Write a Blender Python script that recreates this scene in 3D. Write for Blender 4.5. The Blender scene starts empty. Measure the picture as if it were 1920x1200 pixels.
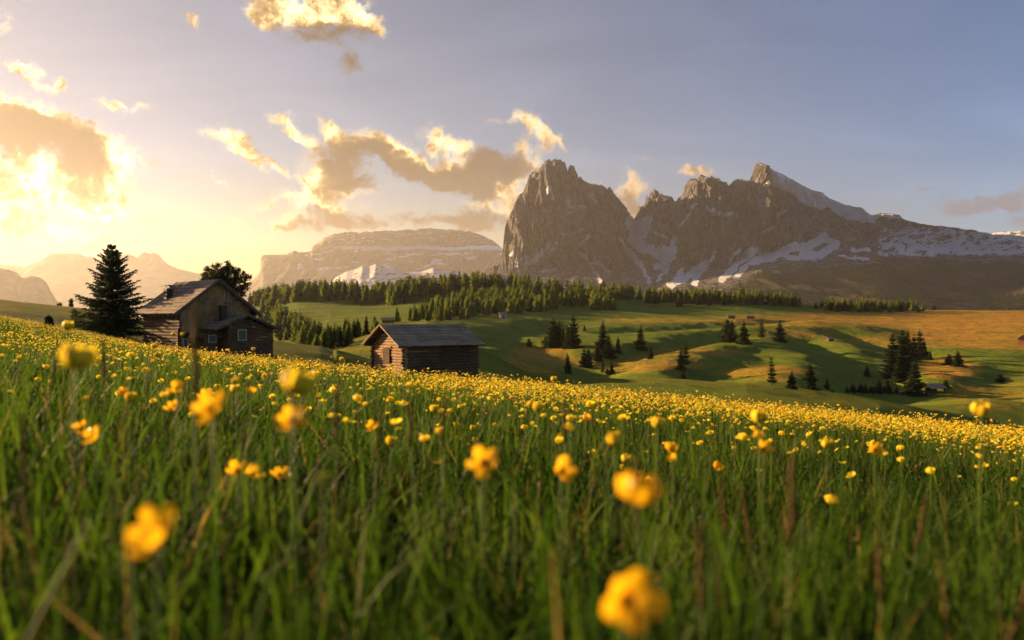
import bpy, bmesh, math, random
import numpy as np
from mathutils import Vector, Matrix
D = math.radians
F = 1493.0                      # focal length in pixels of a 1920 wide frame (28 mm lens)
SUN_AZ, SUN_EL = -62.0, 11.5     # degrees; azimuth from +Y, negative is left
sc = bpy.context.scene
col = sc.collection
# ------------------------------------------------------------------ camera
cd = bpy.data.cameras.new('camera'); cam = bpy.data.objects.new('camera', cd); col.objects.link(cam)
cam.location = (0, 0, 0); cam.rotation_euler = (D(90), 0, 0)
cd.sensor_width = 36; cd.lens = 28; cd.clip_start = 0.05; cd.clip_end = 90000
cd.dof.use_dof = True; cd.dof.focus_distance = 26; cd.dof.aperture_fstop = 2.8
sc.camera = cam
sc.view_settings.view_transform = 'Standard'; sc.view_settings.look = 'None'
sc.view_settings.gamma = 1.0; sc.view_settings.exposure = 1.92
sc.cycles.use_denoising = True
sc.cycles.max_bounces = 5; sc.cycles.diffuse_bounces = 2; sc.cycles.transmission_bounces = 3
sc.cycles.transparent_max_bounces = 6; sc.cycles.volume_bounces = 0
# ------------------------------------------------------------------ sky
world = bpy.data.worlds.new('World'); sc.world = world; world.use_nodes = True
nt = world.node_tree; N = nt.nodes; LK = nt.links; N.clear()
def nn(t, **kw):
    n = N.new(t)
    for k, v in kw.items(): setattr(n, k, v)
    return n
def mathn(op, a, b=None, c=None, clamp=False):
    n = nn('ShaderNodeMath', operation=op); n.use_clamp = clamp
    for i, v in enumerate((a, b, c)):
        if v is None: continue
        if isinstance(v, (int, float)): n.inputs[i].default_value = v
        else: LK.new(v, n.inputs[i])
    return n.outputs[0]
def ss(v, a, b):
    n = nn('ShaderNodeMapRange', interpolation_type='SMOOTHSTEP'); LK.new(v, n.inputs[0])
    n.inputs[1].default_value = a; n.inputs[2].default_value = b; n.inputs[3].default_value = 0; n.inputs[4].default_value = 1
    return n.outputs[0]
def noise(vec, scale, detail=6, rough=.6, out=0, dist=0.0):
    n = nn('ShaderNodeTexNoise'); n.noise_dimensions = '3D'
    LK.new(vec, n.inputs['Vector']); n.inputs['Scale'].default_value = scale
    n.inputs['Detail'].default_value = detail; n.inputs['Roughness'].default_value = rough
    n.inputs['Distortion'].default_value = dist
    return n.outputs[out]
def vmath(op, a, b=None):
    n = nn('ShaderNodeVectorMath', operation=op)
    for i, v in enumerate((a, b)):
        if v is None: continue
        if isinstance(v, (tuple, list)): n.inputs[i].default_value = v
        elif isinstance(v, (int, float)): n.inputs['Scale'].default_value = v
        else: LK.new(v, n.inputs[i])
    return n.outputs['Value'] if op in ('LENGTH', 'DOT_PRODUCT') else n.outputs[0]
def mixc(fac, a, b):
    n = nn('ShaderNodeMix', data_type='RGBA')
    LK.new(fac, n.inputs[0]) if not isinstance(fac, (int, float)) else setattr(n.inputs[0], 'default_value', fac)
    for v, i in ((a, 6), (b, 7)):
        if isinstance(v, tuple): n.inputs[i].default_value = (*v, 1)
        else: LK.new(v, n.inputs[i])
    return n.outputs[2]
sky = nn('ShaderNodeTexSky', sky_type='NISHITA')
sky.sun_disc = False; sky.sun_elevation = D(SUN_EL); sky.sun_rotation = D(SUN_AZ)
sky.altitude = 1800; sky.air_density = 1.0; sky.dust_density = 0.45; sky.ozone_density = 1.0
tc = nn('ShaderNodeTexCoord'); sx = nn('ShaderNodeSeparateXYZ'); LK.new(tc.outputs['Generated'], sx.inputs[0])
yy = mathn('MAXIMUM', sx.outputs[1], .02)
cx = nn('ShaderNodeCombineXYZ')
LK.new(mathn('DIVIDE', sx.outputs[0], yy), cx.inputs[0]); LK.new(mathn('DIVIDE', sx.outputs[2], yy), cx.inputs[1])
V = cx.outputs[0]
w1 = vmath('SCALE', vmath('SUBTRACT', noise(V, 11, 3, .55, 1), (.5, .5, .5)), .06)
w2 = vmath('SCALE', vmath('SUBTRACT', noise(V, 42, 6, .62, 1), (.5, .5, .5)), .042)
W = vmath('ADD', V, vmath('ADD', w1, w2))
def blob_field(blobs, gr=1.1):
    f = None
    for (x, y, rx, ry, ang, wgt) in blobs:
        m = nn('ShaderNodeMapping', vector_type='TEXTURE')
        m.inputs['Location'].default_value = ((x - 960) / F, (600 - y) / F, 0)
        m.inputs['Rotation'].default_value = (0, 0, D(-ang)); m.inputs['Scale'].default_value = (rx * gr / F, ry * gr / F, 1)
        LK.new(W, m.inputs[0])
        d = vmath('LENGTH', m.outputs[0])
        n = nn('ShaderNodeMapRange', interpolation_type='SMOOTHSTEP'); LK.new(d, n.inputs[0])
        n.inputs[1].default_value = 1.25; n.inputs[2].default_value = 0.1; n.inputs[3].default_value = 0; n.inputs[4].default_value = wgt
        f = n.outputs[0] if f is None else mathn('ADD', f, n.outputs[0])
    return f
# clouds: x, y, radii, tilt (down to the right) and weight, laid out on the sky's own directions
LIT = [(20, 215, 90, 40, 10, 1), (110, 232, 80, 30, 22, 1), (20, 240, 90, 40, 10, 1), (130, 262, 110, 48, 22, 1), (215, 300, 60, 45, 30, .9), (60, 330, 120, 60, 0, .9), (170, 360, 95, 50, 10, 1),
       (40, 390, 90, 50, 0, .7), (190, 385, 70, 30, 0, .8), (110, 440, 110, 22, 0, .8),
       (58, 138, 52, 16, 32, .62), (30, 122, 26, 10, 10, .5), (96, 162, 22, 9, 30, .55), (232, 194, 58, 13, 4, .68), (190, 184, 26, 8, 10, .45), (360, 30, 20, 12, 35, .5),
       (478, 32, 42, 18, 30, .75), (540, 15, 80, 30, 8, 1), (640, 22, 75, 38, 20, 1), (600, 60, 90, 34, 10, .7), (690, 32, 44, 16, 25, .7), (655, 118, 26, 22, 0, .42), (5, 38, 26, 18, 30, .4),
       (420, 256, 55, 22, 20, .75), (462, 285, 44, 14, 40, .9), (520, 300, 60, 9, 25, .6), (540, 236, 52, 15, 22, .9), (580, 262, 30, 10, 35, .6), (405, 335, 34, 8, 50, .5),
       (620, 240, 36, 18, 45, .8), (630, 300, 62, 48, 0, 1), (700, 275, 70, 28, 25, 1), (760, 300, 85, 34, 18, 1), (830, 330, 90, 30, 15, 1), (838, 262, 44, 22, 25, .9), (865, 295, 34, 34, 0, .8),
       (930, 320, 60, 28, 0, .9), (900, 345, 70, 25, 0, .8), (605, 350, 48, 42, 0, .9), (660, 352, 70, 28, 0, .8), (960, 360, 60, 60, 0, .55), (985, 300, 30, 30, 0, .5), (900, 395, 60, 26, 0, .4),
       (560, 372, 60, 16, 25, .5), (500, 378, 60, 10, -20, .4), (620, 395, 90, 14, 0, .5),
       (548, 418, 46, 20, 10, .95), (640, 420, 80, 20, 4, .9), (820, 424, 120, 18, 2, .8), (905, 420, 60, 20, 5, .6), (470, 438, 60, 8, 0, .4), (432, 411, 22, 7, 0, .6), (290, 410, 22, 7, 0, .35),
       (985, 218, 46, 20, 20, .95), (1020, 248, 34, 18, 45, .85), (1045, 258, 34, 8, 55, .5), (1000, 280, 30, 60, 0, .3),
       (1188, 342, 36, 34, 0, .82), (1175, 372, 34, 28, 0, .6), (1190, 390, 26, 34, 0, .7), (1300, 320, 42, 12, 14, .75),
       (1110, 292, 16, 8, 40, .3), (1195, 280, 16, 8, 30, .25), (925, 215, 18, 12, 0, .28), (1655, 398, 26, 6, 0, .45)]
DARK = [(20, 238, 105, 36, 8, 1), (110, 262, 80, 40, 20, 1.1), (160, 300, 30, 30, 30, .8), (660, 292, 62, 34, 8, 1), (740, 315, 80, 26, 15, 1.1), (830, 335, 80, 22, 12, 1.1), (930, 318, 62, 24, 2, 1.1),
        (700, 345, 60, 18, 5, .8), (870, 355, 60, 16, 5, .9), (590, 68, 70, 26, 6, 1), (655, 60, 50, 26, 6, .7), (655, 118, 34, 22, 0, .8), (640, 425, 90, 18, 3, 1.1), (820, 424, 130, 22, 2, 1.2), (900, 420, 70, 22, 3, 1),
        (1190, 375, 36, 26, 0, .55)]
GREY = [(1840, 384, 84, 18, 4, 1.0), (1900, 372, 50, 20, 0, .9), (1800, 396, 50, 9, 0, .7), (1905, 412, 40, 12, 0, .6), (1690, 386, 30, 8, 0, .55), (1736, 348, 12, 6, 0, .55)]
fn = mathn('ADD', mathn('SUBTRACT', noise(V, 20, 9, .66, 0, .5), .5), mathn('MULTIPLY', mathn('SUBTRACT', noise(V, 75, 6, .66, 0, .3), .5), .35))
lit = blob_field(LIT); fl = mathn('ADD', lit, mathn('MULTIPLY', mathn('MULTIPLY', fn, 3.6), mathn('MINIMUM', mathn('MULTIPLY', lit, 2.2), 1.0)))
dl = ss(fl, -.02, .95)
drk = blob_field(DARK, 1.3); fd = mathn('ADD', drk, mathn('MULTIPLY', fn, 2.2)); dd = ss(fd, -.35, .85)
gry = blob_field(GREY); fg = mathn('ADD', gry, mathn('MULTIPLY', mathn('MULTIPLY', fn, 2.4), mathn('MINIMUM', mathn('MULTIPLY', gry, 2.2), 1.0))); dg = ss(fg, .0, .95)
front = mathn('GREATER_THAN', sx.outputs[1], .05)
# colours get paler and whiter towards the sun side
sd = (math.sin(D(-31)) * math.cos(D(9)), math.cos(D(-31)) * math.cos(D(9)), math.sin(D(9)))
glow = ss(vmath('DOT_PRODUCT', tc.outputs['Generated'], sd), .70, .995)
litc = mixc(glow, (.95, .60, .28), (1.6, 1.35, .85))
drkc = mixc(glow, (.32, .22, .13), (.34, .20, .07))
def ramp(v, stops):
    n = nn('ShaderNodeValToRGB'); LK.new(v, n.inputs[0]); e = n.color_ramp.elements
    for i, (p_, c_) in enumerate(stops):
        q = e[i] if i < 2 else e.new(p_)
        q.position = p_; q.color = (*c_, 1)
    return n.outputs[0]
near_c = ramp(dd, [(0, (1.0, .92, .72)), (1, (.09, .055, .025)), (.2, (1.0, .70, .30)), (.4, (.40, .24, .07)), (.62, (.17, .10, .035))])
far_c = ramp(dd, [(0, (.86, .58, .30)), (1, (.19, .135, .09)), (.2, (.84, .50, .20)), (.4, (.46, .29, .14)), (.65, (.27, .18, .10))])
boost = nn('ShaderNodeMix', data_type='RGBA', blend_type='MULTIPLY'); boost.inputs[0].default_value = 1; LK.new(mixc(glow, far_c, near_c), boost.inputs[6]); LK.new(mixc(glow, (1.05, 1.05, 1.1), (1.35, 1.35, 1.35)), boost.inputs[7])
cloudc = boost.outputs[2]
hor = mathn('SUBTRACT', 1.0, ss(sx.outputs[2], .0, .22))
warm = mathn('MULTIPLY', hor, ss(vmath('DOT_PRODUCT', tc.outputs['Generated'], sd), .25, .98))
side = ss(vmath('DOT_PRODUCT', tc.outputs['Generated'], sd), .35, .98)
tint = mixc(mathn('MULTIPLY', warm, .85), mixc(side, (.36, .44, .58), (.46, .41, .41)), (.60, .29, .05))
skyc = nn('ShaderNodeMix', data_type='RGBA', blend_type='MULTIPLY'); skyc.inputs[0].default_value = 1; LK.new(tint, skyc.inputs[7])
mp = nn('ShaderNodeMapping'); LK.new(V, mp.inputs[0]); mp.inputs['Rotation'].default_value = (0, 0, D(14)); mp.inputs['Scale'].default_value = (1.1, 4.2, 1)
veil = mixc(ss(noise(mp.outputs[0], 2.6, 7, .6, 0, .8), .40, .68), (1, 1, 1), (1.20, 1.13, 1.10)); vm = nn('ShaderNodeMix', data_type='RGBA', blend_type='MULTIPLY'); vm.inputs[0].default_value = 1
LK.new(sky.outputs[0], vm.inputs[6]); LK.new(veil, vm.inputs[7]); LK.new(vm.outputs[2], skyc.inputs[6])
bg1 = nn('ShaderNodeBackground'); LK.new(skyc.outputs[2], bg1.inputs[0]); bg1.inputs[1].default_value = .066
bg2 = nn('ShaderNodeBackground'); LK.new(cloudc, bg2.inputs[0]); bg2.inputs[1].default_value = .32
bg3 = nn('ShaderNodeBackground'); LK.new(mixc(ss(noise(V, 12, 3), .45, .65), (.27, .24, .26), (.62, .40, .31)), bg3.inputs[0]); bg3.inputs[1].default_value = .26
m1 = nn('ShaderNodeMixShader'); LK.new(mathn('MULTIPLY', mathn('MULTIPLY', dl, front), .93), m1.inputs[0]); LK.new(bg1.outputs[0], m1.inputs[1]); LK.new(bg2.outputs[0], m1.inputs[2])
m2 = nn('ShaderNodeMixShader'); LK.new(mathn('MULTIPLY', mathn('MULTIPLY', dg, front), .75), m2.inputs[0]); LK.new(m1.outputs[0], m2.inputs[1]); LK.new(bg3.outputs[0], m2.inputs[2])
wo = nn('ShaderNodeOutputWorld'); LK.new(m2.outputs[0], wo.inputs[0])
# ------------------------------------------------------------------ sun
sl = bpy.data.lights.new('sun', 'SUN'); sl.energy = 5.0; sl.angle = D(.6); sl.color = (1, .64, .31)
so = bpy.data.objects.new('sun', sl); col.objects.link(so)
sdir = Vector((math.sin(D(SUN_AZ)) * math.cos(D(SUN_EL)), math.cos(D(SUN_AZ)) * math.cos(D(SUN_EL)), math.sin(D(SUN_EL))))
so.rotation_euler = sdir.to_track_quat('Z', 'Y').to_euler()
HAZE_DENSITY = 2.2e-5
# ------------------------------------------------------------------ noise in numpy
_p = np.random.RandomState(7).permutation(256); _p = np.concatenate([_p, _p])
_a = np.random.RandomState(8).rand(256) * 2 * np.pi; _gx, _gy = np.cos(_a), np.sin(_a)
def perlin(x, y, seed=0):
    x = np.asarray(x, float) + seed * 17.13; y = np.asarray(y, float) + seed * 9.71
    xi = np.floor(x).astype(np.int64); yi = np.floor(y).astype(np.int64); xf = x - xi; yf = y - yi
    u = xf * xf * xf * (xf * (xf * 6 - 15) + 10); v = yf * yf * yf * (yf * (yf * 6 - 15) + 10)
    def g(a, b, dx, dy):
        h = _p[_p[a & 255] + (b & 255)]; return _gx[h] * dx + _gy[h] * dy
    n0 = g(xi, yi, xf, yf) * (1 - u) + g(xi + 1, yi, xf - 1, yf) * u
    n1 = g(xi, yi + 1, xf, yf - 1) * (1 - u) + g(xi + 1, yi + 1, xf - 1, yf - 1) * u
    return (n0 * (1 - v) + n1 * v) * 1.5
def fbm(x, y, seed=0, o=5, gain=.5):
    r = 0; a = 1; t = 0
    for i in range(o): r = r + a * perlin(x * 2 ** i, y * 2 ** i, seed + i); t += a; a *= gain
    return r / t
def ridged(x, y, seed=0, o=4, gain=.5):
    r = 0; a = 1; t = 0
    for i in range(o): r = r + a * (1 - 2 * np.abs(perlin(x * 2 ** i, y * 2 ** i, seed + i))); t += a; a *= gain
    return r / t
def sstep(x, a, b):
    t = np.clip((x - a) / (b - a), 0, 1); return t * t * (3 - 2 * t)
def dist_poly(X, Y, pts):
    best = np.full(np.shape(X), 1e9)
    for (x0, y0), (x1, y1) in zip(pts[:-1], pts[1:]):
        dx, dy = x1 - x0, y1 - y0; t = np.clip(((X - x0) * dx + (Y - y0) * dy) / (dx * dx + dy * dy), 0, 1)
        best = np.minimum(best, np.hypot(X - x0 - t * dx, Y - y0 - t * dy))
    return best
# ------------------------------------------------------------------ terrain height
def ip(px, pts):
    a = np.array(pts, float); return np.interp(px, a[:, 0], a[:, 1])
# each line: depth Y and ground row (in the 1920x1200 frame) for knots along the picture
LINES = [
 (20, None), (30, None),
 (58, [(-900, 540), (0, 596), (200, 634), (300, 657), (500, 668), (700, 703), (900, 722), (1100, 748), (1500, 790), (1920, 830), (3000, 930)]),
 (90, [(-900, 470), (0, 563), (150, 579), (260, 600), (400, 622), (520, 638), (600, 651), (690, 674), (800, 692), (900, 705), (1035, 735), (1200, 740), (1500, 765), (1920, 830), (3000, 930)]),
 (112, [(-900, 480), (0, 580), (260, 615), (520, 655), (690, 686), (800, 690), (900, 700), (1000, 722), (1100, 724), (1400, 735), (1650, 768), (1920, 826), (3000, 920)]),
 (150, [(-900, 520), (0, 610), (400, 650), (560, 672), (610, 654), (650, 640), (690, 629), (740, 621), (800, 620), (860, 632), (900, 652), (960, 684), (1010, 708), (1060, 712), (1100, 708), (1250, 710), (1400, 718), (1530, 731), (1650, 751), (1750, 768), (1820, 785), (1920, 808), (3000, 900)]),
 (200, [(-900, 560), (0, 640), (500, 690), (620, 668), (700, 655), (800, 652), (900, 690), (1035, 728), (1250, 728), (1400, 735), (1600, 755), (1700, 766), (1800, 775), (1920, 790), (3000, 800)]),
 (260, [(-900, 600), (0, 660), (500, 672), (620, 655), (700, 645), (800, 640), (900, 668), (960, 690), (1060, 706), (1250, 702), (1400, 706), (1500, 716), (1640, 738), (1740, 740), (1850, 738), (1920, 742), (3000, 740)]),
 (400, [(-900, 620), (0, 660), (500, 646), (620, 622), (700, 616), (800, 612), (960, 640), (1060, 656), (1250, 652), (1400, 652), (1550, 668), (1640, 683), (1740, 682), (1920, 692), (3000, 700)]),
 (600, [(-900, 640), (0, 660), (400, 640), (500, 620), (620, 600), (700, 598), (800, 596), (960, 602), (1060, 614), (1250, 613), (1400, 616), (1550, 628), (1700, 642), (1920, 640), (3000, 640)]),
 (820, [(-900, 650), (0, 665), (400, 615), (480, 587), (560, 574), (700, 577), (800, 570), (960, 578), (1100, 584), (1250, 589), (1400, 593), (1550, 603), (1700, 609), (1920, 606), (3000, 606)]),
 (1080, [(-900, 660), (0, 665), (350, 625), (430, 596), (480, 574), (560, 560), (640, 557), (690, 565), (760, 549), (900, 539), (1000, 546), (1100, 553), (1200, 561), (1300, 563), (1400, 566), (1500, 571), (1600, 579), (1750, 582), (1920, 583), (3000, 588)]),
 (1500, [(-900, 680), (0, 680), (350, 650), (480, 605), (700, 600), (900, 580), (1200, 592), (1500, 595), (1920, 600), (3000, 605)]),
]
def hermite(zs, ys, Y):
    out = np.where(Y <= ys[0], zs[0], zs[-1]).astype(float); n = len(ys)
    ms = []
    d = [(zs[i + 1] - zs[i]) / (ys[i + 1] - ys[i]) for i in range(n - 1)]
    for i in range(n):
        if i == 0: ms.append(d[0])
        elif i == n - 1: ms.append(d[-1])
        else:
            h0, h1 = ys[i] - ys[i - 1], ys[i + 1] - ys[i]
            ms.append((d[i - 1] * h1 + d[i] * h0) / (h0 + h1) * np.where(d[i - 1] * d[i] < 0, .25, 1))
    for i in range(n - 1):
        h = ys[i + 1] - ys[i]; t = np.clip((Y - ys[i]) / h, 0, 1)
        v = (2 * t**3 - 3 * t**2 + 1) * zs[i] + (t**3 - 2 * t**2 + t) * h * ms[i] + (3 * t**2 - 2 * t**3) * zs[i + 1] + (t**3 - t**2) * h * ms[i + 1]
        out = np.where((Y > ys[i]) & (Y <= ys[i + 1]), v, out)
    return out
def W_(px, Y): return ((px - 960) / F * Y, Y)
GULLY = [([W_(1056, 250), W_(1085, 290), W_(1130, 345), (90, 440), (160, 560)], 17, 5.5), ([W_(1320, 255), W_(1335, 290), W_(1390, 330), (130, 420)], 15, 4.5),
         ([W_(1000, 270), W_(1010, 330), W_(1000, 420)], 16, 3.5), ([W_(1640, 250), W_(1700, 300), (190, 380), (250, 470), (260, 620)], 20, 5), ([W_(1640, 330), W_(1560, 430), W_(1500, 560)], 15, 5),
         ([W_(1890, 250), W_(1850, 330), W_(1900, 420)], 16, 5), ([W_(1150, 560), W_(1330, 640), W_(1500, 760)], 20, 4), ([W_(850, 330), W_(960, 480), W_(1050, 640)], 18, 4)]
MOUND = [(W_(1745, 330), 24, 7), (W_(965, 330), 26, 3), (W_(1900, 240), 26, 3), (W_(1560, 700), 60, 6)]
_bs = np.random.RandomState(3)
def H(x, y):
    x = np.asarray(x, float); y = np.asarray(y, float)
    r = np.hypot(x, y); th = np.arctan2(x, y); thc = np.clip(th, D(-57), D(57))
    Y = r * np.cos(thc); px = 960 + F * np.tan(thc)
    plane = -.60 - .093 * x - .066 * y + .02 * fbm(x * .9, y * .9, 3, 3) + .05 * fbm(x * .2, y * .2, 5, 2)
    zs, ys = [], []
    for Yl, pts in LINES:
        ys.append(float(Yl))
        if pts is None:
            xx = (px - 960) / F * Yl
            z = -.60 - .093 * xx - .066 * Yl
            if Yl == 30: z = z - .30 * np.clip((px - 100) / 500, 0, 1) + .012 * np.clip(300 - px, 0, 600) / 10
            zs.append(z)
        else: zs.append((600 - ip(px, pts)) / F * Yl)
    zl = zs[-1]
    for Yl, z in ((2400., -160.), (6000., -260.), (30000., -300.)):
        ys.append(Yl); zs.append(np.minimum(zl * 0 + z, z))
    far = hermite(zs, ys, Y)
    k = sstep(Y, 14, 22); k2 = sstep(r, 14, 22)
    z = plane * (1 - np.minimum(k, k2)) + far * np.minimum(k, k2)
    m = sstep(Y, 150, 300) * (1 - sstep(Y, 1000, 1300))
    z = z + m * (1.1 * fbm(x / 110, y / 140, 11, 4) + 0.6 * ridged(x / 55 + .3 * fbm(x / 40, y / 40, 2, 2), y / 80, 13, 4) + .5 * ridged(x / 17, y / 30, 15, 3))
    z = z + sstep(Y, 30, 60) * (1 - sstep(Y, 150, 200)) * .35 * fbm(x / 14, y / 18, 21, 3)
    z = z + sstep(Y, 1400, 2500) * 40 * fbm(x / 900, y / 900, 31, 4)
    for pts, w, dep in GULLY:
        d = dist_poly(x + 5 * perlin(x / 30, y / 30, 5), y + 5 * perlin(x / 30, y / 30, 6), pts); z = z - dep * np.exp(-(d / w) ** 2)
    for (mx, my), w, hh in MOUND: z = z + hh * np.exp(-((x - mx) ** 2 + (y - my) ** 2) / w ** 2)
    return z
def ground_at(px, row, ymin=95):
    """depth at which the sight line through (px,row) meets the ground"""
    Y = np.exp(np.linspace(math.log(ymin), math.log(1500), 1500)); x = (px - 960) / F * Y
    rows = 600 - H(x, Y) / Y * F
    vis = np.minimum.accumulate(rows)
    ok = np.where((rows <= row) & (rows <= vis + .01))[0]
    i = ok[0] if len(ok) else int(np.argmin(rows))
    return float(x[i]), float(Y[i]), float(H(x[i], Y[i]))
# ------------------------------------------------------------------ mesh helpers
def tag(o, label=None, cat=None, group=None, kind=None):
    if label: o['label'] = label
    if cat: o['category'] = cat
    if group: o['group'] = group
    if kind: o['kind'] = kind
    return o
def mesh_np(name, v, f, mat=None, smooth=False, attrs=None):
    v = np.asarray(v, np.float32); f = np.asarray(f, np.int32)
    me = bpy.data.meshes.new(name); k = f.shape[1]
    me.vertices.add(len(v)); me.vertices.foreach_set('co', v.ravel())
    me.loops.add(f.size); me.loops.foreach_set('vertex_index', f.ravel())
    me.polygons.add(len(f)); me.polygons.foreach_set('loop_start', np.arange(0, f.size, k, dtype=np.int32))
    me.polygons.foreach_set('loop_total', np.full(len(f), k, np.int32))
    if smooth: me.polygons.foreach_set('use_smooth', np.ones(len(f), bool))
    me.update(calc_edges=True)
    for nme, arr in (attrs or {}).items():
        a = me.attributes.new(nme, 'FLOAT_COLOR', 'POINT'); c = np.ones((len(v), 4), np.float32); c[:, :arr.shape[1]] = arr
        a.data.foreach_set('color', c.ravel())
    if mat: me.materials.append(mat)
    return me
def link(name, me, parent=None):
    o = bpy.data.objects.new(name, me); col.objects.link(o)
    if parent is not None: o.parent = parent
    return o
def empty(name, loc, rz=0):
    o = bpy.data.objects.new(name, None); col.objects.link(o); o.location = loc; o.rotation_euler = (0, 0, rz)
    o.empty_display_size = .1; return o
def copy_tree(o, parent=None):
    c = o.copy(); col.objects.link(c)
    if parent is not None: c.parent = parent
    for ch in [q for q in CH.get(o.name, [])]: d = copy_tree(ch, c); CH.setdefault(c.name, []).append(d)
    return c
CH = {}
def part(name, me, parent):
    o = link(name, me, parent); CH.setdefault(parent.name, []).append(o); return o
class MB:
    def __init__(s): s.v = []; s.f = []
    def hexa(s, p):
        b = len(s.v); s.v += [tuple(q) for q in p]
        for q in ((0, 3, 2, 1), (4, 5, 6, 7), (0, 1, 5, 4), (1, 2, 6, 5), (2, 3, 7, 6), (3, 0, 4, 7)): s.f.append(tuple(b + i for i in q))
    def box(s, x0, x1, y0, y1, z0, z1):
        s.hexa([(x0, y0, z0), (x1, y0, z0), (x1, y1, z0), (x0, y1, z0), (x0, y0, z1), (x1, y0, z1), (x1, y1, z1), (x0, y1, z1)])
    def bar(s, a, b, w, h, up=(0, 0, 1)):
        a, b = Vector(a), Vector(b); d = (b - a).normalized(); sd = d.cross(Vector(up)).normalized(); u = sd.cross(d).normalized()
        sd *= w / 2; u *= h / 2
        s.hexa([a - sd - u, a + sd - u, b + sd - u, b - sd - u, a - sd + u, a + sd + u, b + sd + u, b - sd + u])
    def tube(s, pts, rads, n=8):
        b = len(s.v); m = len(pts)
        for i, (p, r) in enumerate(zip(pts, rads)):
            d = (Vector(pts[min(i + 1, m - 1)]) - Vector(pts[max(i - 1, 0)])).normalized()
            q = d.orthogonal().normalized() if abs(d.z) < .99 else Vector((1, 0, 0)); w = d.cross(q)
            for k in range(n):
                a = 2 * math.pi * k / n; s.v.append(tuple(Vector(p) + (q * math.cos(a) + w * math.sin(a)) * r))
        for i in range(m - 1):
            for k in range(n): s.f.append((b + i * n + k, b + i * n + (k + 1) % n, b + (i + 1) * n + (k + 1) % n, b + (i + 1) * n + k))
        s.f.append(tuple(b + k for k in reversed(range(n)))); s.f.append(tuple(b + (m - 1) * n + k for k in range(n)))
    def mesh(s, name, mat, smooth=False):
        me = bpy.data.meshes.new(name); me.from_pydata(s.v, [], s.f); me.update()
        if smooth: me.polygons.foreach_set('use_smooth', np.ones(len(me.polygons), bool))
        me.materials.append(mat); return me
    def build(s, name, mat, parent, smooth=False): return part(name, s.mesh(name, mat, smooth), parent)
# ------------------------------------------------------------------ materials
class MT:
    """small node-graph writer for one material"""
    def __init__(s, name):
        s.m = bpy.data.materials.new(name); s.m.use_nodes = True; s.t = s.m.node_tree; s.t.nodes.clear()
        s.out = s.t.nodes.new('ShaderNodeOutputMaterial')
    def n(s, t, **kw):
        q = s.t.nodes.new(t)
        for k, v in kw.items(): setattr(q, k, v)
        return q
    def l(s, a, b): s.t.links.new(a, b)
    def set(s, sock, v):
        if isinstance(v, bpy.types.NodeSocket): s.l(v, sock)
        elif isinstance(v, tuple) and len(v) == 3 and sock.type == 'RGBA': sock.default_value = (*v, 1)
        else: sock.default_value = v
    def coord(s, scale=(1, 1, 1), which='Object'):
        c = s.n('ShaderNodeTexCoord'); m = s.n('ShaderNodeMapping'); s.l(c.outputs[which], m.inputs[0]); m.inputs['Scale'].default_value = scale; return m.outputs[0]
    def noise(s, vec, scale, detail=4, rough=.55, lo=.35, hi=.65):
        q = s.n('ShaderNodeTexNoise'); s.l(vec, q.inputs['Vector']); q.inputs['Scale'].default_value = scale; q.inputs['Detail'].default_value = detail; q.inputs['Roughness'].default_value = rough
        r = s.n('ShaderNodeMapRange'); s.l(q.outputs[0], r.inputs[0]); r.inputs[1].default_value = lo; r.inputs[2].default_value = hi; return r.outputs[0]
    def mix(s, f, a, b, mode='MIX'):
        q = s.n('ShaderNodeMix', data_type='RGBA', blend_type=mode); s.set(q.inputs[0], f); s.set(q.inputs[6], a); s.set(q.inputs[7], b); return q.outputs[2]
    def mul(s, a, b):
        q = s.n('ShaderNodeMath', operation='MULTIPLY'); s.set(q.inputs[0], a); s.set(q.inputs[1], b); return q.outputs[0]
    def attr(s, name):
        q = s.n('ShaderNodeAttribute', attribute_name=name); x = s.n('ShaderNodeSeparateColor'); s.l(q.outputs['Color'], x.inputs[0]); return q.outputs['Color'], x.outputs
    def finish(s, colr, rough=.9, spec=.2, bump=None, bs=.5, bd=.02, trans=None, tcol=None):
        p = s.n('ShaderNodeBsdfPrincipled'); s.set(p.inputs['Base Color'], colr); s.set(p.inputs['Roughness'], rough); p.inputs['Specular IOR Level'].default_value = spec
        if bump is not None:
            b = s.n('ShaderNodeBump'); b.inputs['Strength'].default_value = bs; b.inputs['Distance'].default_value = bd; s.l(bump, b.inputs['Height']); s.l(b.outputs[0], p.inputs['Normal'])
        sh = p.outputs[0]
        if trans:
            t = s.n('ShaderNodeBsdfTranslucent'); s.set(t.inputs[0], tcol if tcol is not None else colr); mx = s.n('ShaderNodeMixShader'); mx.inputs[0].default_value = trans
            s.l(sh, mx.inputs[1]); s.l(t.outputs[0], mx.inputs[2]); sh = mx.outputs[0]
        s.l(sh, s.out.inputs[0]); return s.m
def wood(name, a, b, axis_scale, sc_=1.0, rough=.85, bd=.01):
    m = MT(name); v = m.coord(axis_scale); g = m.noise(v, 6 * sc_, 6, .65); h = m.noise(m.coord((1, 1, 1)), 1.1, 4, .6, .3, .7)
    c = m.mix(g, a, b); c = m.mix(m.mul(h, .55), c, tuple(x * .45 for x in a)); return m.finish(c, rough, .15, g, .6, bd)
M = {}
M['shingle'] = wood('weathered_shingle', (.11, .08, .055), (.42, .32, .22), (3, .6, 3), 1.6)
M['shingle_grey'] = wood('grey_shingle', (.12, .09, .05), (.62, .47, .29), (5, 1.2, 5), 1.4)
M['log'] = wood('dark_log', (.035, .019, .011), (.12, .065, .034), (.7, .7, 8), 1.0)
M['log_grey'] = wood('weathered_log', (.055, .036, .022), (.22, .135, .075), (.7, .7, 8), 1.0)
M['board'] = wood('gable_board', (.055, .03, .014), (.62, .40, .17), (9, 9, .35), 1.0)
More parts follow.
